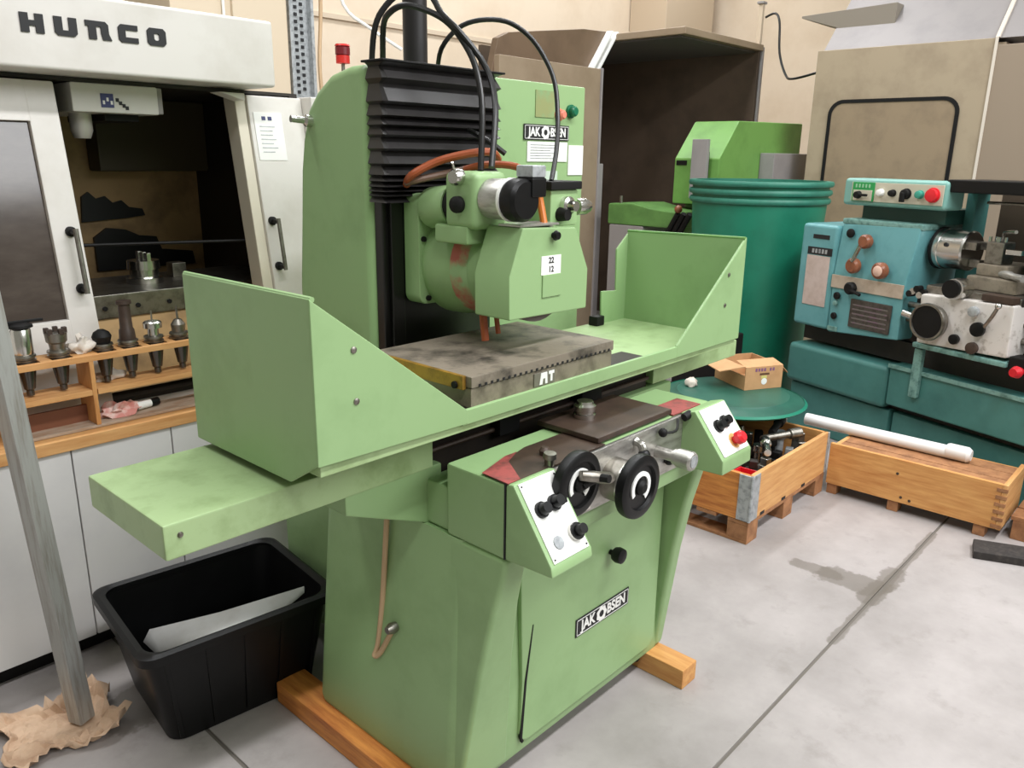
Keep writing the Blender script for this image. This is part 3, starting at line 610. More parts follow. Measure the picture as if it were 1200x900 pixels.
def holder(x, kind, label):
    y = 2.692; z = 1.024
    t = thing('tool_holder', label, 'tool holder', (x, y, z), group='tool holders in the pine rack')
    MB().turn([(0, .029), (.8, .016), (.84, .011), (1, .011)], (x, y-.006, z+.002), (x, y-.006, z-.105), 18).build('taper', mat('dark_tool_steel', (96, 92, 88), .25, .8), t)
    MB().turn([(0, .031), (.3, .032), (.4, .027), (.6, .027), (.7, .032), (1, .031)], (x, y, z+.001), (x, y, z+.022), 20).build('flange', STEEL, t)
    zz = z+.022
    if kind == 0:
        MB().turn([(0, .026), (.1, .028), (.9, .028), (1, .022)], (x, y, zz), (x, y, zz+.085), 20).build('collet_body', CHROME, t)
        MB().turn([(0, .035), (.5, .034), (1, .02)], (x, y, zz+.085), (x, y, zz+.1), 18).build('cap', BLACKR, t)
        MB().box(x-.055, x+.065, y-.006, y+.006, zz+.098, zz+.106).build('cross_bar', BLACKR, t, .002)
    elif kind == 1:
        c = MB().turn([(0, .022), (.4, .024), (.5, .03), (1, .032)], (x, y, zz), (x, y, zz+.055), 18).build('mill_body', STEEL, t)
        for k in range(5):
            a = k*1.257; MB().box(x+.026*math.cos(a)-.007, x+.026*math.cos(a)+.007, y+.026*math.sin(a)-.007, y+.026*math.sin(a)+.007, zz+.05, zz+.07).build('insert', BROWNT, c, .002)
    elif kind == 2:
        MB().turn([(0, .024), (.5, .03), (.8, .024), (1, .01)], (x, y, zz), (x, y, zz+.045), 18).build('nut', BLACKR, t)
    elif kind == 3:
        MB().turn([(0, .026), (.25, .024), (.3, .02), (.9, .018), (.92, .024), (1, .023)], (x, y, zz), (x, y, zz+.13), 18).build('long_chuck', BROWNT, t)
    elif kind == 4:
        MB().turn([(0, .018), (.5, .018), (.55, .03), (.9, .03), (1, .024)], (x, y, zz), (x, y, zz+.05), 20).build('disc_head', CHROME, t)
        MB().cyl((x, y, zz+.05), (x, y, zz+.085), .003, n=8).build('stylus', STEEL, t)
    else:
        MB().turn([(0, .022), (.6, .024), (1, .012)], (x, y, zz), (x, y, zz+.045), 18).build('collet_nut', STEEL, t)
        MB().cyl((x, y, zz+.045), (x, y, zz+.09), .004, n=8).build('drill_bit', STEEL, t)
for x, k, lb in ((.738, 0, 'tall chrome tool holder with a black cross bar, nearest the leaning tube'), (.833, 1, 'tool holder with a toothed milling head left of the rack divider'),
                 (.967, 2, 'short tool holder with a black nut just right of the divider'), (1.048, 3, 'tool holder with a long brown chuck in the pine rack'),
                 (1.134, 4, 'tool holder with a flat chrome disc and thin stylus'), (1.222, 5, 'tool holder with a thin drill bit beside the green guard')): holder(x, k, lb)
# rag and small clutter on the rack
def lump(name, c, r, sc, m, seed, n=20, amp=.25, flat=True):
    rnd = random.Random(seed); mb = MB(); bmesh.ops.create_icosphere(mb.bm, subdivisions=3, radius=1)
    ph = [(Vector((rnd.uniform(-1, 1), rnd.uniform(-1, 1), rnd.uniform(-1, 1))).normalized()*rnd.uniform(2, 5), rnd.uniform(0, 6)) for _ in range(6)]
    for v in mb.bm.verts:
        d = v.co.normalized(); k = 1+amp*sum(math.sin(q.dot(d)*2+p) for q, p in ph)/3
        v.co = Vector((d.x*k*r*sc[0], d.y*k*r*sc[1], d.z*k*r*sc[2]))
        if flat: v.co.z = max(v.co.z, -.55*r*sc[2])
    zmin = min(v.co.z for v in mb.bm.verts)
    mb.xf(Matrix.Translation((c[0], c[1], c[2]-zmin)))
    return mb.build(name, m, None, angle=60)
tag(lump('rag', (.905, 2.70, 1.0245), .05, (.75, .6, .62), RAG, 3, amp=.5), 'crumpled pale rag on the rack top between the holders', 'rag')
tag(lump('rag', (.985, 2.72, .9135), .028, (1.4, .6, .8), RAG, 5, amp=.5), 'small crumpled white cloth on the lower rack shelf', 'rag')
tag(lump('glove', (.99, 2.69, .796), .035, (1.6, .9, .8), mat('pink_glove', (200, 130, 120), .7, 0, (230, 220, 210), 18), 9, amp=.5), 'pink and white work glove in the rack bottom', 'glove')
t = thing('marker_pen', 'black and white marker lying in the rack bottom', 'marker', (1.08, 2.7, .796))
MB().cyl((1.05, 2.69, .812), (1.10, 2.70, .812), .014, n=14).build('pen_body', LABELW, t); MB().cyl((1.10, 2.70, .812), (1.13, 2.706, .812), .0145, n=14).build('pen_cap', BLACKP, t)

# leaning square tube, crumpled paper, black tub with sheet scrap
pst = MB().box(-.026, .026, -.026, .026, 0, 1.95)
pst.xf(Matrix.Translation((.632, 2.30, .012)) @ Matrix.Rotation(-.045, 4, 'Y') @ Matrix.Rotation(-.03, 4, 'X') @ Matrix.Rotation(.35, 4, 'Z'))
tag(pst.build('square_tube', ALU, None, .004), 'grey metal square tube standing on brown paper at the left edge', 'tube')
pm = MB(); rnd = random.Random(4); nx, ny = 22, 16; vs = []; fs = []
for j in range(ny):
    for i in range(nx):
        u = i/(nx-1); v = j/(ny-1); e = min(u, 1-u, v, 1-v)
        x = .43+.29*u+.02*math.sin(9*v+2)+rnd.uniform(-.006, .006); y = 2.18+.26*v+.03*math.sin(7*u)+rnd.uniform(-.006, .006)
        z = .004+abs(rnd.gauss(0, .007))+(max(0, .12-e)*rnd.uniform(.1, .55) if u > .55 else max(0, .1-e)*rnd.uniform(.05, .3))
        if ((x-.632)**2+(y-2.30)**2) < .0035: z = .004
        vs.append((x, y, z))
for j in range(ny-1):
    for i in range(nx-1): a = j*nx+i; fs.append((a, a+1, a+nx+1, a+nx))
pp = pm.poly(vs, fs).build('brown_paper', KRAFT, None, angle=12)
so = pp.modifiers.new('thickness', 'SOLIDIFY'); so.thickness = .0015; so.offset = 1
tag(pp, 'crumpled brown kraft paper under the foot of the square tube', 'paper')
TB = thing('storage_tub', 'black plastic tub on the floor holding a bent metal sheet', 'tub', (1.02, 2.18, 0), (0, 0, -.108), local=True)
def ring(w, d, z, r=.05): return [(x, y, z) for x, y in rrect(-w/2, w/2, -d/2, d/2, r)]
W_, D_, H_ = .60, .50, .33
MB().loft([ring(W_*.74, D_*.76, .0), ring(W_*.76, D_*.78, .004), ring(W_*.93, D_*.92, H_-.03), ring(W_*.93, D_*.92, H_-.012), ring(W_*.90, D_*.89, H_-.012), ring(W_*.72, D_*.74, .012)]).build('tub_body', BLACKP, TB)
MB().loft([ring(W_*.89, D_*.88, H_-.02, .04), ring(W_*.90, D_*.89, H_-.002), ring(W_*.96, D_*.95, H_+.004), ring(W_, D_, H_-.002), ring(W_, D_, H_-.028), ring(W_*.985, D_*.98, H_-.028), ring(W_*.94, D_*.93, H_-.03), ring(W_*.89, D_*.88, H_-.02, .04)], False).build('tub_rim', BLACKP, TB)
for k in range(5):
    x = -.2+.1*k
    m = MB().loft([[(x-.006, -D_*.395-.002, .02), (x+.006, -D_*.395-.002, .02), (x+.006, -D_*.395-.006, .02), (x-.006, -D_*.395-.006, .02)], [(x*1.15-.006, -D_*.46, H_-.03), (x*1.15+.006, -D_*.46, H_-.03), (x*1.15+.006, -D_*.464, H_-.03), (x*1.15-.006, -D_*.464, H_-.03)]])
    m.build('rib', BLACKP, TB)
scr = MB(); q = [(-.21, -.02, .17), (-.16, .10, .20), (.24, -.10, .275), (.22, -.13, .25), (-.15, -.14, .165)]
scr.poly([(-.215, .03, .19), (-.19, -.10, .17), (.02, -.17, .19), (.225, -.155, .275), (.235, -.135, .285), (.0, -.03, .235), (-.19, .045, .215)], [(0, 1, 6), (1, 2, 5, 6), (2, 3, 4, 5)])
scr.xf(Matrix.Translation((1.02, 2.18, 0)) @ Matrix.Rotation(-.108, 4, 'Z'))
scr.xf(Matrix.Translation((0, 0, .03)))
so_ = scr.build('sheet_offcut', mat('offcut_grey', (186, 186, 184), .45, .15, (170, 168, 164), 8), None); md = so_.modifiers.new('thickness', 'SOLIDIFY'); md.thickness = .003
tag(so_, 'bent grey sheet metal offcut lying inside the black tub', 'offcut')

# ------------------------------------------------------------------ clutter behind and above the white machine
t = thing('signal_lamp', 'small red signal lamp on a stalk behind the grinder column', 'lamp', (2.26, 3.1, 1.866))
MB().cyl((2.26, 3.1, 1.866), (2.26, 3.1, 2.03), .008, n=10).build('stalk', STEEL, t)
MB().turn([(0, .03), (.9, .03), (1, .024)], (2.26, 3.1, 2.03), (2.26, 3.1, 2.065), 18).build('lower_lens', LAMPR, t)
MB().turn([(0, .032), (.85, .032), (1, .028)], (2.26, 3.1, 2.065), (2.26, 3.1, 2.1), 18).build('upper_lens', LAMPD, t)
MB().turn([(0, .034), (1, .03)], (2.26, 3.1, 2.1), (2.26, 3.1, 2.108), 18).build('cap', LAMPR, t)
t = thing('perforated_strut', 'galvanised perforated steel strut standing behind the white machine', 'strut', (2.68, 4.5, 0))
MB().box(2.90, 3.03, 4.5, 4.52, 0, 3.2).build('strut_web', GALV, t)
MB().box(2.88, 2.90, 4.46, 4.52, 0, 3.2).build('strut_flange', GALV, t); MB().box(3.03, 3.05, 4.46, 4.52, 0, 3.2).build('strut_flange', GALV, t)
hm = MB()
for k in range(26): hm.box(2.935, 2.955, 4.494, 4.502, 2.0+k*.04, 2.018+k*.04); hm.box(2.975, 2.995, 4.494, 4.502, 2.02+k*.04, 2.038+k*.04)
hm.build('perforations', INK, t, kind='stuff')
t = thing('control_cabinet', 'beige metal control cabinet behind the open white door', 'cabinet', (2.3, 4.6, 0))
MB().box(2.15, 2.86, 4.45, 5.0, 0, 2.62).build('cabinet_body', mat('beige_cabinet', (206, 190, 166), .6), t, .01)
MB().box(2.5, 2.84, 4.43, 4.45, .3, 2.58).build('cabinet_door', MATS['beige_cabinet'], t, .006)
MB().tube([(2.45, 4.44, 2.2), (2.45, 4.44, 2.62)], .008, 8, 0).build('conduit', LABELW, t)
tag(MB().tube([(3.25, 4.55, 2.9), (3.3, 4.5, 2.55), (3.42, 4.4, 2.42), (3.6, 4.3, 2.3)], .01, 8, 4).build('white_cable', LABELW), 'thin white cable hanging behind the black riser tube', 'cable')
tag(MB().tube([(3.14, 4.5, 2.9), (3.13, 4.5, 2.5), (3.09, 4.48, 2.2), (3.09, 4.47, 2.0)], .012, 8, 4).build('beige_cable', BEIGEC), 'beige cable hanging beside the galvanised strut', 'cable')

# ------------------------------------------------------------------ brown enclosure in the background
EN = thing('machine_enclosure', 'large brown sheet metal machine enclosure with open roof hood in the background', 'enclosure', (5.8, 4.5, 0))
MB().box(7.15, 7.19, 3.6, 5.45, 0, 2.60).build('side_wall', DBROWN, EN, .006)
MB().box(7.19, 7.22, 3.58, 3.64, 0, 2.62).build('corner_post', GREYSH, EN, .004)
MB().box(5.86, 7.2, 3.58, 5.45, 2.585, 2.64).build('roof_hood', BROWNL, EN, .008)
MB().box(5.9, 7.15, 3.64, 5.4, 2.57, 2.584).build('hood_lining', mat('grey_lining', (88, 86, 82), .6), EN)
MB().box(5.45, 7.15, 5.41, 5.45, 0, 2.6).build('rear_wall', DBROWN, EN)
MB().box(4.2, 5.36, 4.0, 4.05, .2, 2.31).build('door_leaf', BROWNL, EN, .006)
MB().box(5.345, 5.365, 3.985, 4.06, .2, 2.315).build('leaf_edge', GREYSH, EN, .004)
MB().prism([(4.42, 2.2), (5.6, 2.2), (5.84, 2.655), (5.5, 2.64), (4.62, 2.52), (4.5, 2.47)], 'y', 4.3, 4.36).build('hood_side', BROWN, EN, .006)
for k in range(2):
    o = k*.075
    MB().prism([(5.52+o, 2.30), (5.55+o, 2.30), (5.83+o, 2.655), (5.80+o, 2.655)], 'y', 4.24, 4.3).build('white_rail', LABELW, EN, .004)
MB().box(5.36, 5.42, 3.99, 4.05, 0, 1.6).build('door_post', GREYSH, EN, .006)
MB().box(7.19, 7.23, 3.62, 3.66, 2.62, 2.98).build('antenna_post', mat('beige_post', (196, 180, 158), .6), EN, .004)
MB().box(7.17, 7.25, 3.61, 3.67, 2.98, 3.0).build('post_cap', GREYSH, EN, .003)
tag(MB().tube([(7.22, 3.6, 2.87), (7.2, 3.50, 2.89), (7.15, 3.43, 2.80), (7.1, 3.38, 2.55), (7.0, 3.26, 2.36), (6.8, 3.1, 2.30), (6.6, 2.8, 2.32)], .01, 8, 5).build('looped_cable', CABLE), 'black cable looping between the brown enclosure and the tan cabinet', 'cable')

# green machine in front of the enclosure
GM = thing('saw_machine', 'green machine with a chamfered hood behind the round green tank', 'machine', (6.2, 3.25, 0))
MB().prism([(5.6, 1.31), (5.6, 1.65), (5.86, 1.93), (7.0, 1.95), (7.0, 1.31)], 'y', 3.056, 3.44).build('hood', mat('machine_green', (110, 158, 78), .45, 0, (98, 144, 68), 5), GM, .01)
MB().box(5.75, 6.95, 3.08, 3.42, 0, 1.31).build('pedestal', DGREEN, GM, .02)
MB().box(5.52, 5.56, 3.12, 3.25, 1.36, 1.79).build('guide_bar', GREYSH, GM, .004)
MB().box(5.556, 5.602, 3.14, 3.23, 1.4, 1.7).build('guide_block', BLACKR, GM, .004)
MB().box(5.592, 5.602, 3.33, 3.42, 1.6, 1.635).build('type_plate', BLACKP, GM, .002)
MB().box(6.25, 6.9, 2.93, 3.056, 1.48, 1.70).build('motor_box', GREYSH, GM, .008)
MB().prism([(3.2, 1.14), (3.84, 1.14), (3.84, 1.30), (3.6, 1.31), (3.45, 1.28), (3.2, 1.26)], 'x', 5.3, 5.75).build('feed_head', DGREEN, GM, .015)
MB().box(5.3, 5.7, 3.5, 3.82, .0, 1.14).build('feed_stand', GREYSH, GM, .01)
MB().cyl((5.35, 3.75, 1.3), (5.35, 3.75, 1.36), .012, n=10).build('feed_pin', STEEL, GM)
for k in range(3): MB().tube([(5.28, 3.28-.05*k, 1.08), (5.24, 3.16-.05*k, 1.26)], .022, 8, 0).build('lever', BLACKR, GM)
MB().ball((5.24, 3.16, 1.29), .03, n=10).build('lever_knob', KNOBW, GM)

# round green tank: nested plastic tubs
cx, cy, r = 5.3, 2.57, .462
t = thing('plastic_tank', 'big round green plastic tank with a triple rim behind the lathe headstock', 'tank', (cx, cy, 0))
MB().turn([(0, r*.8), (.01, r*.8), (.97, r-.012), (1, r-.012), (1, r-.035), (.95, r-.035), (.03, r*.8-.03), (.02, 0)], (cx, cy, 0), (cx, cy, 1.49), 56).build('tank_wall', DRUM, t)
for k, z in enumerate((1.37, 1.425, 1.48)):
    q = r-.002+.005*k; vs = [(0, r-.03), (0, q), (.3, q+.007), (.7, q+.007), (1, q), (1, r-.03)]
    MB().turn(vs+[vs[0]], (cx, cy, z), (cx, cy, z+.034), 56, False).build('rim_ring', DRUMR, t)

# ------------------------------------------------------------------ tan cabinet with rounded window behind the lathe
TC = thing('tan_machine_cabinet', 'tall tan machine cabinet with a rounded black-edged window behind the lathe', 'cabinet', (7.0, 2.0, 0))
MB().box(6.5, 6.55, 1.55, 2.78, 0, 2.465).build('front_panel', TAN, TC, .006)
MB().box(6.55, 7.6, 1.5, 2.78, 0, 2.44).build('cabinet_body', TAN, TC)
MB().box(6.5, 6.55, .2, 1.542, 0, 2.42).build('side_panel', mat('tan_sheet_warm', (150, 134, 116), .5, .1), TC, .006)
MB().box(6.49, 6.5, 1.538, 1.556, 0, 2.47).build('corner_trim', mat('cream_trim', (214, 204, 190), .5), TC)
MB().prism([(6.52, 2.465), (7.4, 3.35), (7.4, 2.465)], 'y', .2, 2.74).build('sloped_hood', GREYSH, TC)
MB().loft([[(6.5, 1.535, 2.47), (6.5, 1.56, 2.47), (6.53, 1.56, 2.465), (6.53, 1.535, 2.465)], [(7.38, 1.535, 3.35), (7.38, 1.56, 3.35), (7.41, 1.56, 3.345), (7.41, 1.535, 3.345)]]).build('hood_trim', MATS['cream_trim'], TC)
go = rrect(1.71, 2.64, .9, 2.10, .11, 8); gi = rrect(1.735, 2.615, .925, 2.075, .09, 8); n = len(go)
wm = MB(); vs = [(6.488, y, z) for y, z in go]+[(6.488, y, z) for y, z in gi]+[(6.502, y, z) for y, z in go]+[(6.502, y, z) for y, z in gi]
fs = []
for i in range(n):
    j = (i+1) % n; fs += [(i, j, n+j, n+i), (i, j, 2*n+j, 2*n+i), (n+i, n+j, 3*n+j, 3*n+i)]
wm.poly(vs, fs).build('window_gasket', BLACKR, TC)
MB().prism(gi, 'x', 6.494, 6.5).build('window_pane', TANG, TC)
MB().prism([(3.03, 2.745), (3.03, 2.76), (2.3, 2.79), (2.3, 2.60), (2.58, 2.60)], 'x', 6.7, 7.3).build('side_canopy', mat('canopy_grey', (132, 124, 112), .5), TC, .004)

# ------------------------------------------------------------------ teal lathe (local frame: x along the bed to the near end, y away, z up)
LA = thing('lathe', 'teal engine lathe with a chrome chuck and white apron at the right', 'lathe', (4.75, 1.75, 0), (0, 0, math.radians(-109)), local=True)
MB().box(-.30, .425, .03, .62, 0, .29).build('headstock_plinth', TEALD, LA, .012)
MB().box(.432, 1.9, .05, .62, 0, .285).build('tailstock_plinth', TEALD, LA, .012)
MB().box(-.32, .405, -.01, .6, .30, .545).build('plinth_band', TEALD, LA, .03, 3)
MB().box(.41, 1.9, .0, .6, .33, .565).build('chip_tray', TEALD, LA, .012)
MB().box(.405, 1.9, -.012, .0, .545, .568).build('tray_edge', TEALE, LA, .003)
MB().box(.56, .61, -.03, .0, .42, .69).build('tray_strut', TEALE, LA, .006)
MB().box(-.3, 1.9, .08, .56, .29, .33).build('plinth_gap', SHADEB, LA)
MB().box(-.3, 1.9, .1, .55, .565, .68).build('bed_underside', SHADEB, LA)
MB().box(.3, 1.9, .12, .5, .68, .95).build('bed', DARKGAP, LA, .01)
# end cover and headstock
MB().box(-.312, -.05, -.005, .5, .668, 1.285).build('end_cover', TEAL, LA, .022, 3)
hs_ = MB().loft([[(-.046, 0, .66), (.43, 0, .70), (.43, .5, .70), (-.046, .5, .66)], [(-.05, 0, 1.0), (.43, 0, 1.02), (.43, .5, 1.02), (-.05, .5, 1.0)], [(-.05, .03, 1.30), (.455, .03, 1.32), (.455, .5, 1.32), (-.05, .5, 1.30)]]).build('headstock', TEAL, LA, .012)
MB().box(-.055, .46, .03, .5, 1.298, 1.33).build('headstock_top', TEALE, LA, .008)
MB().box(-.25, -.08, -.009, -.003, .80, 1.10).build('data_panel', mat('beige_panel', (202, 184, 176), .5, 0, (186, 166, 156), 14), LA, .002)
MB().box(-.25, -.07, -.009, -.003, 1.105, 1.15).build('name_strip', INK, LA, .002)
MB().box(-.22, -.10, -.009, -.003, 1.20, 1.225).build('vent_slot', INK, LA, .002)
for k in range(5): MB().box(-.215+.024*k, -.20+.024*k, -.0105, -.0085, 1.115, 1.14).build('strip_mark', GALV, LA)
MB().box(-.05, .425, -.008, .002, .93, 1.005).build('gear_strip', mat('gear_plate', (196, 180, 162), .45, .1, (176, 158, 140), 14), LA, .002)
def knob(x, z, r, ln, m, y=0, nm='knob'): return MB().turn([(0, r*.6), (.3, r*.6), (.35, r), (.8, r), (1, r*.75)], (x, y, z), (x, y-ln, z), 16).build(nm, m, LA)
knob(.03, 1.25, .026, .02, BLACKR, .02); knob(.155, 1.215, .04, .06, KNOBW, .02); knob(.11, 1.075, .044, .06, KNOBW); knob(.29, 1.07, .046, .065, KNOBW)
MB().tube([(.15, -.05, 1.19), (.115, -.055, 1.10)], .012, 8, 0).build('gear_lever', CHROME, LA)
MB().turn([(0, .03), (1, .024)], (.295, -.066, 1.07), (.295, -.07, 1.07), 14).build('knob_face', mat('pink_disc', (224, 186, 168), .4), LA)
knob(.105, .945, .036, .05, BLACKR); MB().tube([(.105, -.04, .94), (.19, -.05, .92)], .01, 8, 0).build('gear_lever', BLACKR, LA)
knob(.005, .885, .022, .02, BLACKR); knob(.0, .84, .015, .02, TEALE); knob(.0, .765, .02, .02, BLACKR)
rp = MB().box(.105, .375, -.012, 0, .72, .885).build('rating_plate', GRILL, LA, .004)
for k in range(5): MB().box(.125, .355, -.0135, -.011, .745+k*.026, .753+k*.026).build('plate_row', mat('plate_row_green', (110, 104, 98), .5, 0, (120, 90, 110), 30), rp)
MB().box(-.04, .03, -.008, .001, .672, .70).build('foot_strip', TEALE, LA, .002)
# control box above the headstock
cb = MB().box(-.10, .545, .06, .22, 1.405, 1.555).build('control_box', mat('control_box_teal', (122, 170, 160), .45), LA, .02, 3)
MB().box(-.04, .53, .055, .061, 1.43, 1.535).build('box_panel', mat('control_beige', (196, 190, 170), .5), cb, .002)
MB().box(-.03, .115, .05, .056, 1.43, 1.535).build('switch_plate', GREENL, cb, .002)
MB().box(-.02, .105, .046, .051, 1.433, 1.492).build('switch_window', MATS['control_beige'], cb, .002)
MB().turn([(0, .022), (1, .018)], (.02, .046, 1.465), (.02, .02, 1.465), 14).build('switch_knob', BLACKR, cb)
MB().box(.02, .09, .024, .034, 1.458, 1.472).build('switch_arm', BLACKR, cb, .003)
for k in range(5): MB().box(-.01+.022*k, .0+.022*k, .0485, .0505, 1.505, 1.525).build('switch_mark', mat('pale_green_ink', (150, 200, 160), .5), cb)
for x, r_, m in ((.16, .018, LABELW), (.235, .017, BLACKR), (.318, .025, BLACKR), (.40, .02, mat('turquoise_button', (60, 150, 130), .4)), (.475, .034, REDB)):
    MB().turn([(0, r_*1.15), (.3, r_*1.15), (.32, r_), (.9, r_*.95), (1, r_*.6)], (x, .056, 1.483), (x, .025, 1.483), 18).build('button', m, cb)
MB().box(.305, .33, .01, .03, 1.44, 1.49).build('switch_handle', BLACKR, cb, .004)
MB().box(-.02, .5, .15, .45, 1.33, 1.405).build('box_pedestal', mat('dark_teal', (30, 70, 62), .5), LA)
# chuck guard, chuck
MB().box(.52, 1.9, .08, .4, 1.50, 1.565).build('guard_cover', BLACKP, LA, .01)
MB().box(.50, .56, .3, .42, 1.0, 1.56).build('guard_post', TEALD, LA, .01)
MB().box(.56, 1.9, .52, .56, .95, 1.52).build('rear_splash_plate', DBROWN, LA)
MB().tube([(.62, .3, 1.45), (1.9, .3, 1.46)], .008, 8, 0).build('guard_rail', STEEL, LA)
MB().cyl((.43, .2, 1.2), (.475, .2, 1.2), .075, n=28).build('spindle_flange', STEEL, LA)
MB().turn([(0, .10), (.05, .108), (.2, .108), (.22, .104), (.95, .104), (1, .096)], (.475, .2, 1.205), (.645, .2, 1.205), 36).build('chuck', CHROME, LA)
ch_ = bpy.data.objects['chuck']
MB().cyl((.468, .2, 1.205), (.483, .2, 1.205), .112, n=36).build('chuck_backplate', BLACKR, ch_)
for a in range(3):
    t_ = a*2.094+.5; MB().box(.645, .705, .2+.06*math.cos(t_)-.02, .2+.06*math.cos(t_)+.02, 1.205+.06*math.sin(t_)-.02, 1.205+.06*math.sin(t_)+.02).build('jaw', STEEL, ch_, .004)
MB().cyl((.56, .1, 1.235), (.56, .092, 1.235), .011, n=10).build('key_hole', INK, ch_)
# carriage, tool post, cross slide
MB().box(.55, 1.05, .0, .45, .95, 1.03).build('carriage', STEEL, LA, .01)
MB().box(.72, .98, .06, .42, 1.03, 1.10).build('cross_slide', CHUCK, LA, .01)
MB().box(.74, .90, .1, .35, 1.10, 1.16).build('top_slide', CHUCK, LA, .008)
tpst = MB().box(.76, .85, .12, .22, 1.16, 1.27).build('tool_post', STEEL, LA, .006)
MB().tube([(.805, .17, 1.27), (.815, .16, 1.30), (.84, .13, 1.32), (.93, .06, 1.332)], .009, 8, 4).build('clamp_lever', CHROME, tpst)
for k in range(4): MB().cyl((.77+.022*k, .13+.02*(k % 2), 1.27), (.77+.022*k, .13+.02*(k % 2), 1.295), .008, n=8).build('post_screw', CHROME, tpst)
MB().box(.86, .94, .12, .16, 1.215, 1.24).build('tool_bar', CHROME, tpst, .003)
MB().turn([(0, .02), (.4, .022), (.5, .016), (1, .018)], (.86, .12, 1.12), (1.02, .03, 1.12), 16).build('slide_handle', BRUSH, LA)
MB().box(.96, 1.45, .12, .4, 1.16, 1.27).build('tailstock', TEAL, LA, .03, 3)
MB().box(1.0, 1.4, .12, .4, .95, 1.16).build('tailstock_base', DARKGAP, LA, .01)
MB().tube([(1.0, .16, 1.27), (.985, .14, 1.31), (1.02, .1, 1.34), (1.1, .08, 1.34)], .008, 8, 4).build('lock_lever', CHROME, LA)
ap = MB().loft([[(.575, -.05, .725), (1.055, -.05, .745), (1.055, .1, .745), (.575, .1, .725)], [(.56, -.05, .985), (1.05, -.05, 1.0), (1.05, .1, 1.0), (.56, .1, .985)]]).build('apron', CREAM, LA, .012)
MB().box(.56, 1.06, -.056, .08, .70, .727).build('apron_lip', TEALE, LA, .006)
hw_ = MB().turn([(0, .07), (.2, .085), (.7, .092), (.85, .098), (1, .095), (1, .085), (.8, .082), (.75, .02)], (.662, -.05, .858), (.662, -.12, .858), 32).build('apron_handwheel', STEEL, LA)
MB().cyl((.662, -.095, .858), (.662, -.112, .858), .083, n=32).build('wheel_face', BLACKP, hw_)
MB().turn([(0, .05), (.5, .05), (.6, .055), (1, .052)], (.76, -.0, 1.04), (.76, -.09, 1.04), 24).build('cross_dial', CHROME, LA)
MB().cyl((.75, -.09, 1.04), (.75, -.10, 1.04), .046, n=24).build('dial_face', BLACKP, LA)
for x, z, r_, m in ((.905, .862, .036, BLACKP), (.795, .79, .026, BLACKP), (.893, .765, .03, BROWNT), (.87, .945, .026, GALV)):
    MB().turn([(0, r_*.7), (.4, r_), (.9, r_), (1, r_*.7)], (x, -.05, z), (x, -.085, z), 18).build('apron_knob', m, ap)
MB().tube([(.93, -.07, .875), (.975, -.09, .94), (1.0, -.10, .99)], .009, 8, 2).build('apron_lever', STEEL, ap)
MB().ball((1.002, -.10, .995), .016, n=10).build('lever_ball', CHROME, ap)
MB().box(.88, 1.04, -.045, .02, 1.0, 1.035).build('oil_tray', BROWNT, LA, .004)
for z in (.90, .82): MB().cyl((.43, .06, z), (1.9, .06, z), .016, n=12).build('lead_screw', STEEL, LA)
MB().cyl((.45, -.01, .86), (.55, -.01, .845), .02, n=14).build('feed_coupling', CHROME, LA)
for k in range(5): MB().cyl((.47+.02*k, .02, .97+.015*(k % 3)), (.47+.02*k, -.02, .97+.015*(k % 3)), .018, n=10).build('stop_screw', CHROME if k % 2 else BLACKR, LA)
MB().turn([(0, .02), (.5, .03), (1, .02)], (1.13, -.05, .70), (1.13, -.11, .70), 14).build('red_knob', RED, LA)
MB().box(1.06, 1.18, -.04, .05, .68, .76).build('rod_bracket', BLACKR, LA, .008)

# ------------------------------------------------------------------ pallet box, crate and what lies on them
PB = thing('pallet_box', 'wooden pallet collar box full of steel parts beside the grinder', 'pallet box', (3.5, 1.85, 0))
X0, X1, Y0, Y1 = 3.09, 3.925, 1.40, 2.45
for bx_ in (X0+.0, (X0+X1)/2-.05, X1-.1):
    for by in (Y0, (Y0+Y1)/2-.05, Y1-.1): MB().box(bx_, bx_+.1, by, by+.1, .015, .088).build('pallet_block', PALLETW, PB, .003)
for bx_ in (X0, (X0+X1)/2-.05, X1-.1): MB().box(bx_, bx_+.1, Y0, Y1, 0, .015).build('pallet_runner', PALLETW, PB, .002)
for k in range(7):
    y = Y0+k*(Y1-Y0-.1)/6; MB().box(X0, X1, y, y+.1, .088, .106).build('deck_board', PALLETW, PB, .002)
MB().box(X0+.012, X1, Y0, Y0+.022, .107, .325).build('collar_board', WOODX, PB, .003); MB().box(X0, X1, Y1-.022, Y1, .107, .325).build('collar_board', WOODX, PB, .003)
MB().box(X0, X0+.022, Y0+.01, Y1, .107, .325).build('collar_board', WOODO, PB, .003); MB().box(X1-.022, X1, Y0+.01, Y1, .107, .325).build('collar_board', WOODY, PB, .003)
hg = MB().box(X0-.004, X0+.07, Y0-.005, Y0+.002, .11, .325).build('corner_hinge', GALV, PB, .002)
MB().box(X0-.006, X0+.002, Y0-.004, Y0+.06, .11, .325).build('hinge_leaf', GALV, hg, .002)
MB().cyl((X0, Y0, .11), (X0, Y0, .325), .008, n=10).build('hinge_pin', GALV, hg)
MB().box(X1-.012, X1+.004, Y0-.005, Y0+.002, .11, .325).build('corner_hinge', GALV, PB, .002)
for k in range(3): MB().box(3.2+.22*k, 3.24+.22*k, Y0-.002, Y0+.003, .108, .122).build('lift_notch', INK, PB)
rnd = random.Random(11); cells = []
for i in range(6):
    for j in range(4): cells.append((X0+.10+i*.124, Y0+.10+j*.105))
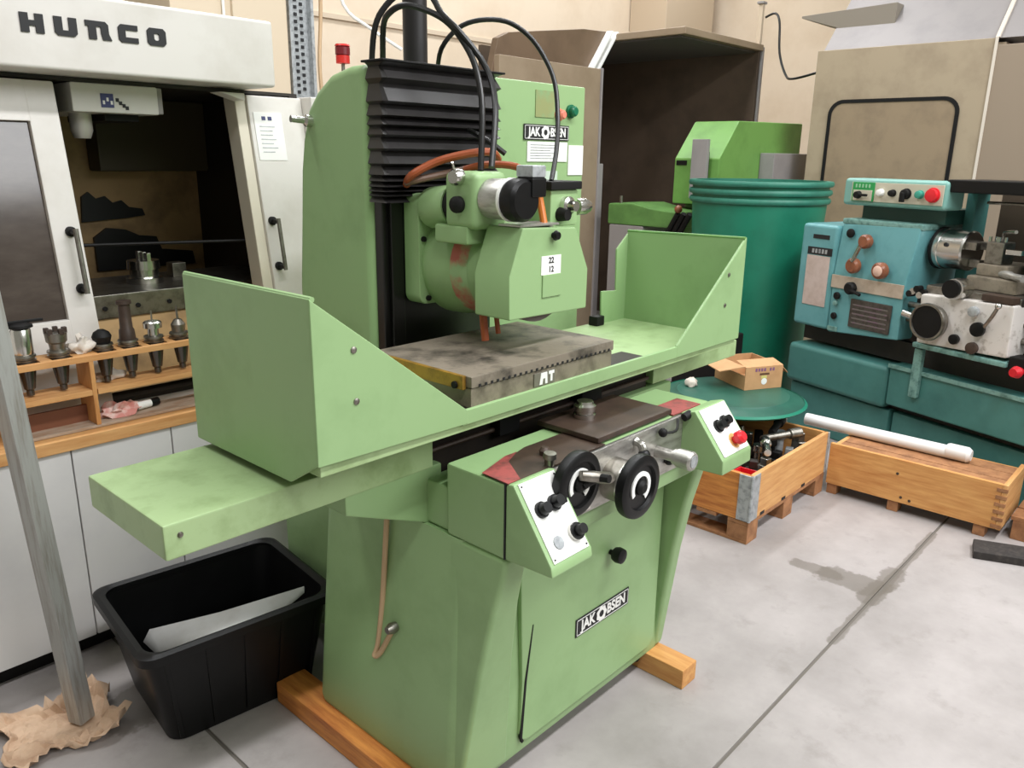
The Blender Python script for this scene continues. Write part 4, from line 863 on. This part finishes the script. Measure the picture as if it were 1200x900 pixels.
for k, (x, y) in enumerate(cells):
    x += rnd.uniform(-.01, .01); y += rnd.uniform(-.01, .01); a = rnd.uniform(0, 3); kind = k % 4; m_ = (STEEL, GALV, BLACKR, CHROME, DARKGAP)[k % 5]; h = rnd.uniform(.17, .222)
    if x < 3.30 and y < 1.56: continue
    mb = MB()
    if kind == 0: mb.box(-.036, .036, -.022, .022, 0, h*.8).box(-.02, .02, -.018, .018, h*.8, h)
    elif kind == 1: mb.turn([(0, .04), (.3, .04), (.35, .022), (.8, .022), (.82, .032), (1, .03)], (0, 0, 0), (0, 0, h), 14)
    elif kind == 2: mb.prism([(-.04, 0), (.04, 0), (.04, h*.4), (.0, h*.55), (0, h), (-.03, h)], 'y', -.02, .02)
    else: mb.turn([(0, .034), (.6, .034), (1, .012)], (-.0, 0, 0), (.02, 0, h), 6)
    mb.xf(Matrix.Translation((x, y, .107)) @ Matrix.Rotation(a, 4, 'Z'))
    col_ = ('grey', 'pale zinc', 'black', 'chrome', 'rusty brown')[k % 5]; shp = ('stepped block', 'flanged bolt', 'angle clamp', 'hexagonal cone')[kind]
    row = ('front', 'second', 'third', 'rear')[k % 4]; nth = ('first', 'second', 'third', 'fourth', 'fifth', 'sixth')[k//4]
    tag(mb.build('machine_part', m_, None, .003, 1), '%s steel %s in the pallet box, %s row, %s from the grinder side' % (col_, shp, row, nth), 'metal part', 'steel parts in the pallet box')
for k, (x, y, a, ln, m_, lb) in enumerate(((3.42, 1.50, .5, .20, CHROME, 'bright chrome rod lying on top of the parts heap'), (3.62, 1.52, -.5, .22, STEEL, 'dull steel rod lying across the parts heap'),
        (3.30, 1.66, 1.1, .16, GALV, 'pale zinc tube lying on the parts heap'), (3.74, 1.60, .2, .2, BLACKR, 'black round bar on the parts heap near the far corner'))):
    d = Vector((math.cos(a), math.sin(a), .06 if k % 2 else -.05))*ln/2; c = Vector((x, y, .352))
    tag(MB().turn([(0, .016), (.1, .018), (.7, .018), (.72, .026), (1, .026)], c-d, c+d, 14).build('metal_rod', m_), lb, 'metal rod', 'rods on the parts heap')
t = thing('parts_tray', 'red plastic parts tray in the near corner of the pallet box', 'tray', (3.22, 1.5, .107))
for a in ((3.125, 3.29, 1.43, 1.56, .107, .25), (3.125, 3.29, 1.43, 1.438, .25, .275), (3.125, 3.29, 1.552, 1.56, .25, .275), (3.125, 3.133, 1.438, 1.552, .25, .275), (3.282, 3.29, 1.438, 1.552, .25, .275)):
    MB().box(*a).build('tray_side', RED, t, .002)
tag(MB().box(3.45, 3.88, 1.88, 2.4, .107, .422).build('steel_chest', BLACKR, None, .01), 'dark chest in the back of the pallet box under the green lid', 'chest')
t = thing('tank_lid', 'round dark green plastic lid lying tilted over the pallet box', 'lid', (3.79, 1.88, .43))
MB().turn([(0, .36), (.12, .375), (.3, .37), (.5, .33), (.8, .30), (1, .29)], (3.79, 1.88, .426), (3.79, 1.88, .468), 48).build('lid_disc', LID, t)
MB().turn([(0, .366), (.5, .38), (1, .366), (0, .366)], (3.79, 1.88, .424), (3.79, 1.88, .444), 48, False).build('lid_rim', mat('green_lid_rim', (34, 120, 96), .4), t)
# cardboard box
CBX = thing('cardboard_box', 'small open cardboard box standing on the green lid', 'box', (3.84, 1.84, .469), (0, 0, math.radians(-28)), local=True)
bw, bd, bh, tk = .235, .28, .125, .005
MB().box(0, bw, 0, tk, 0, bh).build('box_side', CARD, CBX); MB().box(0, tk, tk, bd, 0, bh*.62).build('box_side', CARD, CBX)
MB().box(bw-tk, bw, tk, bd, 0, bh).build('box_side', CARD, CBX); MB().box(tk, bw-tk, bd-tk, bd, 0, bh).build('box_side', CARD, CBX)
MB().box(tk, bw-tk, tk, bd-tk, 0, tk).build('box_bottom', CARD, CBX)
MB().loft([[(0, .01, bh*.98), (0, bd*.8, bh*1.0), (0, bd*.8, bh+.004), (0, .01, bh+.004)], [(-.13, .05, bh*.80), (-.12, bd*.95, bh*.9), (-.12, bd*.95, bh*.9+.004), (-.13, .05, bh*.80+.004)]]).build('box_flap', CARD, CBX)
MB().loft([[(0, .0, bh), (bw, 0, bh), (bw, .004, bh), (0, .004, bh)], [(.0, .09, bh+.018), (bw, .09, bh+.018), (bw, .094, bh+.018), (.0, .094, bh+.018)]]).build('box_flap', CARD, CBX)
MB().loft([[(bw, .02, bh), (bw, bd*.9, bh), (bw, bd*.9, bh-.004), (bw, .02, bh-.004)], [(bw+.05, .02, bh-.05), (bw+.05, bd*.9, bh-.05), (bw+.05, bd*.9, bh-.054), (bw+.05, .02, bh-.054)]]).build('box_flap', CARD, CBX)
for k in range(7):
    if k != 4: MB().box(.06+k*.018, .072+k*.018, -.001, 0, .098, .115).build('printed_mark', PURPLE, CBX)
MB().box(.09, .15, -.001, 0, .077, .088).build('hand_slot', mat('dark_cardboard', (96, 66, 44), .7), CBX)
MB().cyl((.12, -.0015, .042), (.12, 0, .042), .018, n=16).build('white_sticker', LABELW, CBX); MB().box(.1, .135, -.0012, 0, .058, .074).build('yellow_sticker', mat('pale_yellow', (206, 196, 120), .6), CBX)
tag(lump('white_wad', (3.72, 2.09, .469), .03, (1, 1, 1), RAG, 21), 'white crumpled wad on the green lid beside the cardboard box', 'wad')
tag(MB().box(4.28, 4.62, 2.25, 2.55, 0, .60).build('dark_crate', BLACKR, None, .01), 'dark crate behind the cardboard box', 'crate')
tag(lump('cloth_bundle', (4.44, 2.38, .601), .085, (1.1, .9, .8), mat('oily_cloth', (52, 50, 60), .7, 0, (196, 190, 196), 16, .5, .6), 31, amp=.6), 'oily grey and white cloth bundle by the foot of the green tank', 'cloth')

# long pallet-collar crate beside the lathe
CR = thing('long_crate', 'long low pine crate with finger joints lying along the lathe', 'crate', (4.05, 1.0, 0))
MB().box(3.92, 3.942, .612, 1.385, .055, .272).build('front_board', WOODY, CR, .003)
MB().box(4.26, 4.28, .612, 1.385, .055, .25).build('back_board', WOODY, CR, .003)
MB().box(3.92, 4.28, .59, .612, .055, .272).build('end_board', WOODX, CR, .003); MB().box(3.942, 4.26, 1.363, 1.385, .055, .25).build('end_board', WOODX, CR, .003)
for k in range(6): MB().box(3.917, 3.93, .588, .632, .062+k*.035, .079+k*.035).build('finger_joint', PALLETW, CR, .001)
for y in (.65, 1.03, 1.33):
    for x in (3.93, 4.2): MB().box(x, x+.07, y, y+.05, 0, .055).build('foot', PALLETW, CR, .002)
for k in range(3): MB().box(3.945+.106*k, 4.045+.106*k, .616, 1.36, .238, .254).build('cover_plank', PALLETW, CR, .003)
for y, z in ((1.05, .20), (1.02, .085), (.98, .078)): MB().cyl((3.9195, y, z), (3.9175, y, z), .007, n=8).build('nail', BROWNT, CR)
t = thing('white_tube', 'white plastic tube with a capped end lying on the long crate', 'tube', (4.16, 1.1, .256))
MB().tube([(4.17, 1.62, .287), (4.16, .86, .287)], .032, 16, 0).build('tube_body', TUBEW, t)
MB().turn([(0, .033), (.1, .038), (.85, .038), (1, .026)], (4.161, .91, .294), (4.159, .80, .294), 20).build('tube_cap', TUBEW, t)
t = thing('floor_pallet', 'weathered wooden pallet beyond the near end of the long crate', 'pallet', (4.3, .35, 0))
for k in range(4): MB().box(4.0+.14*k, 4.12+.14*k, .0, .57, .09, .11).build('deck_board', PALLETW, t, .002)
for y in (.02, .48): MB().box(4.0, 4.54, y, y+.08, 0, .09).build('bearer', PALLETW, t, .002)
tag(MB().prism([(3.665, .632), (3.80, .665), (3.95, .30), (3.815, .265)], 'z', 0, .035).build('rubber_strip', mat('dark_rubber_block', (44, 40, 38), .8, 0, (66, 60, 56), 40), None, .004), 'black rubber strip on the floor at the right edge', 'rubber strip')
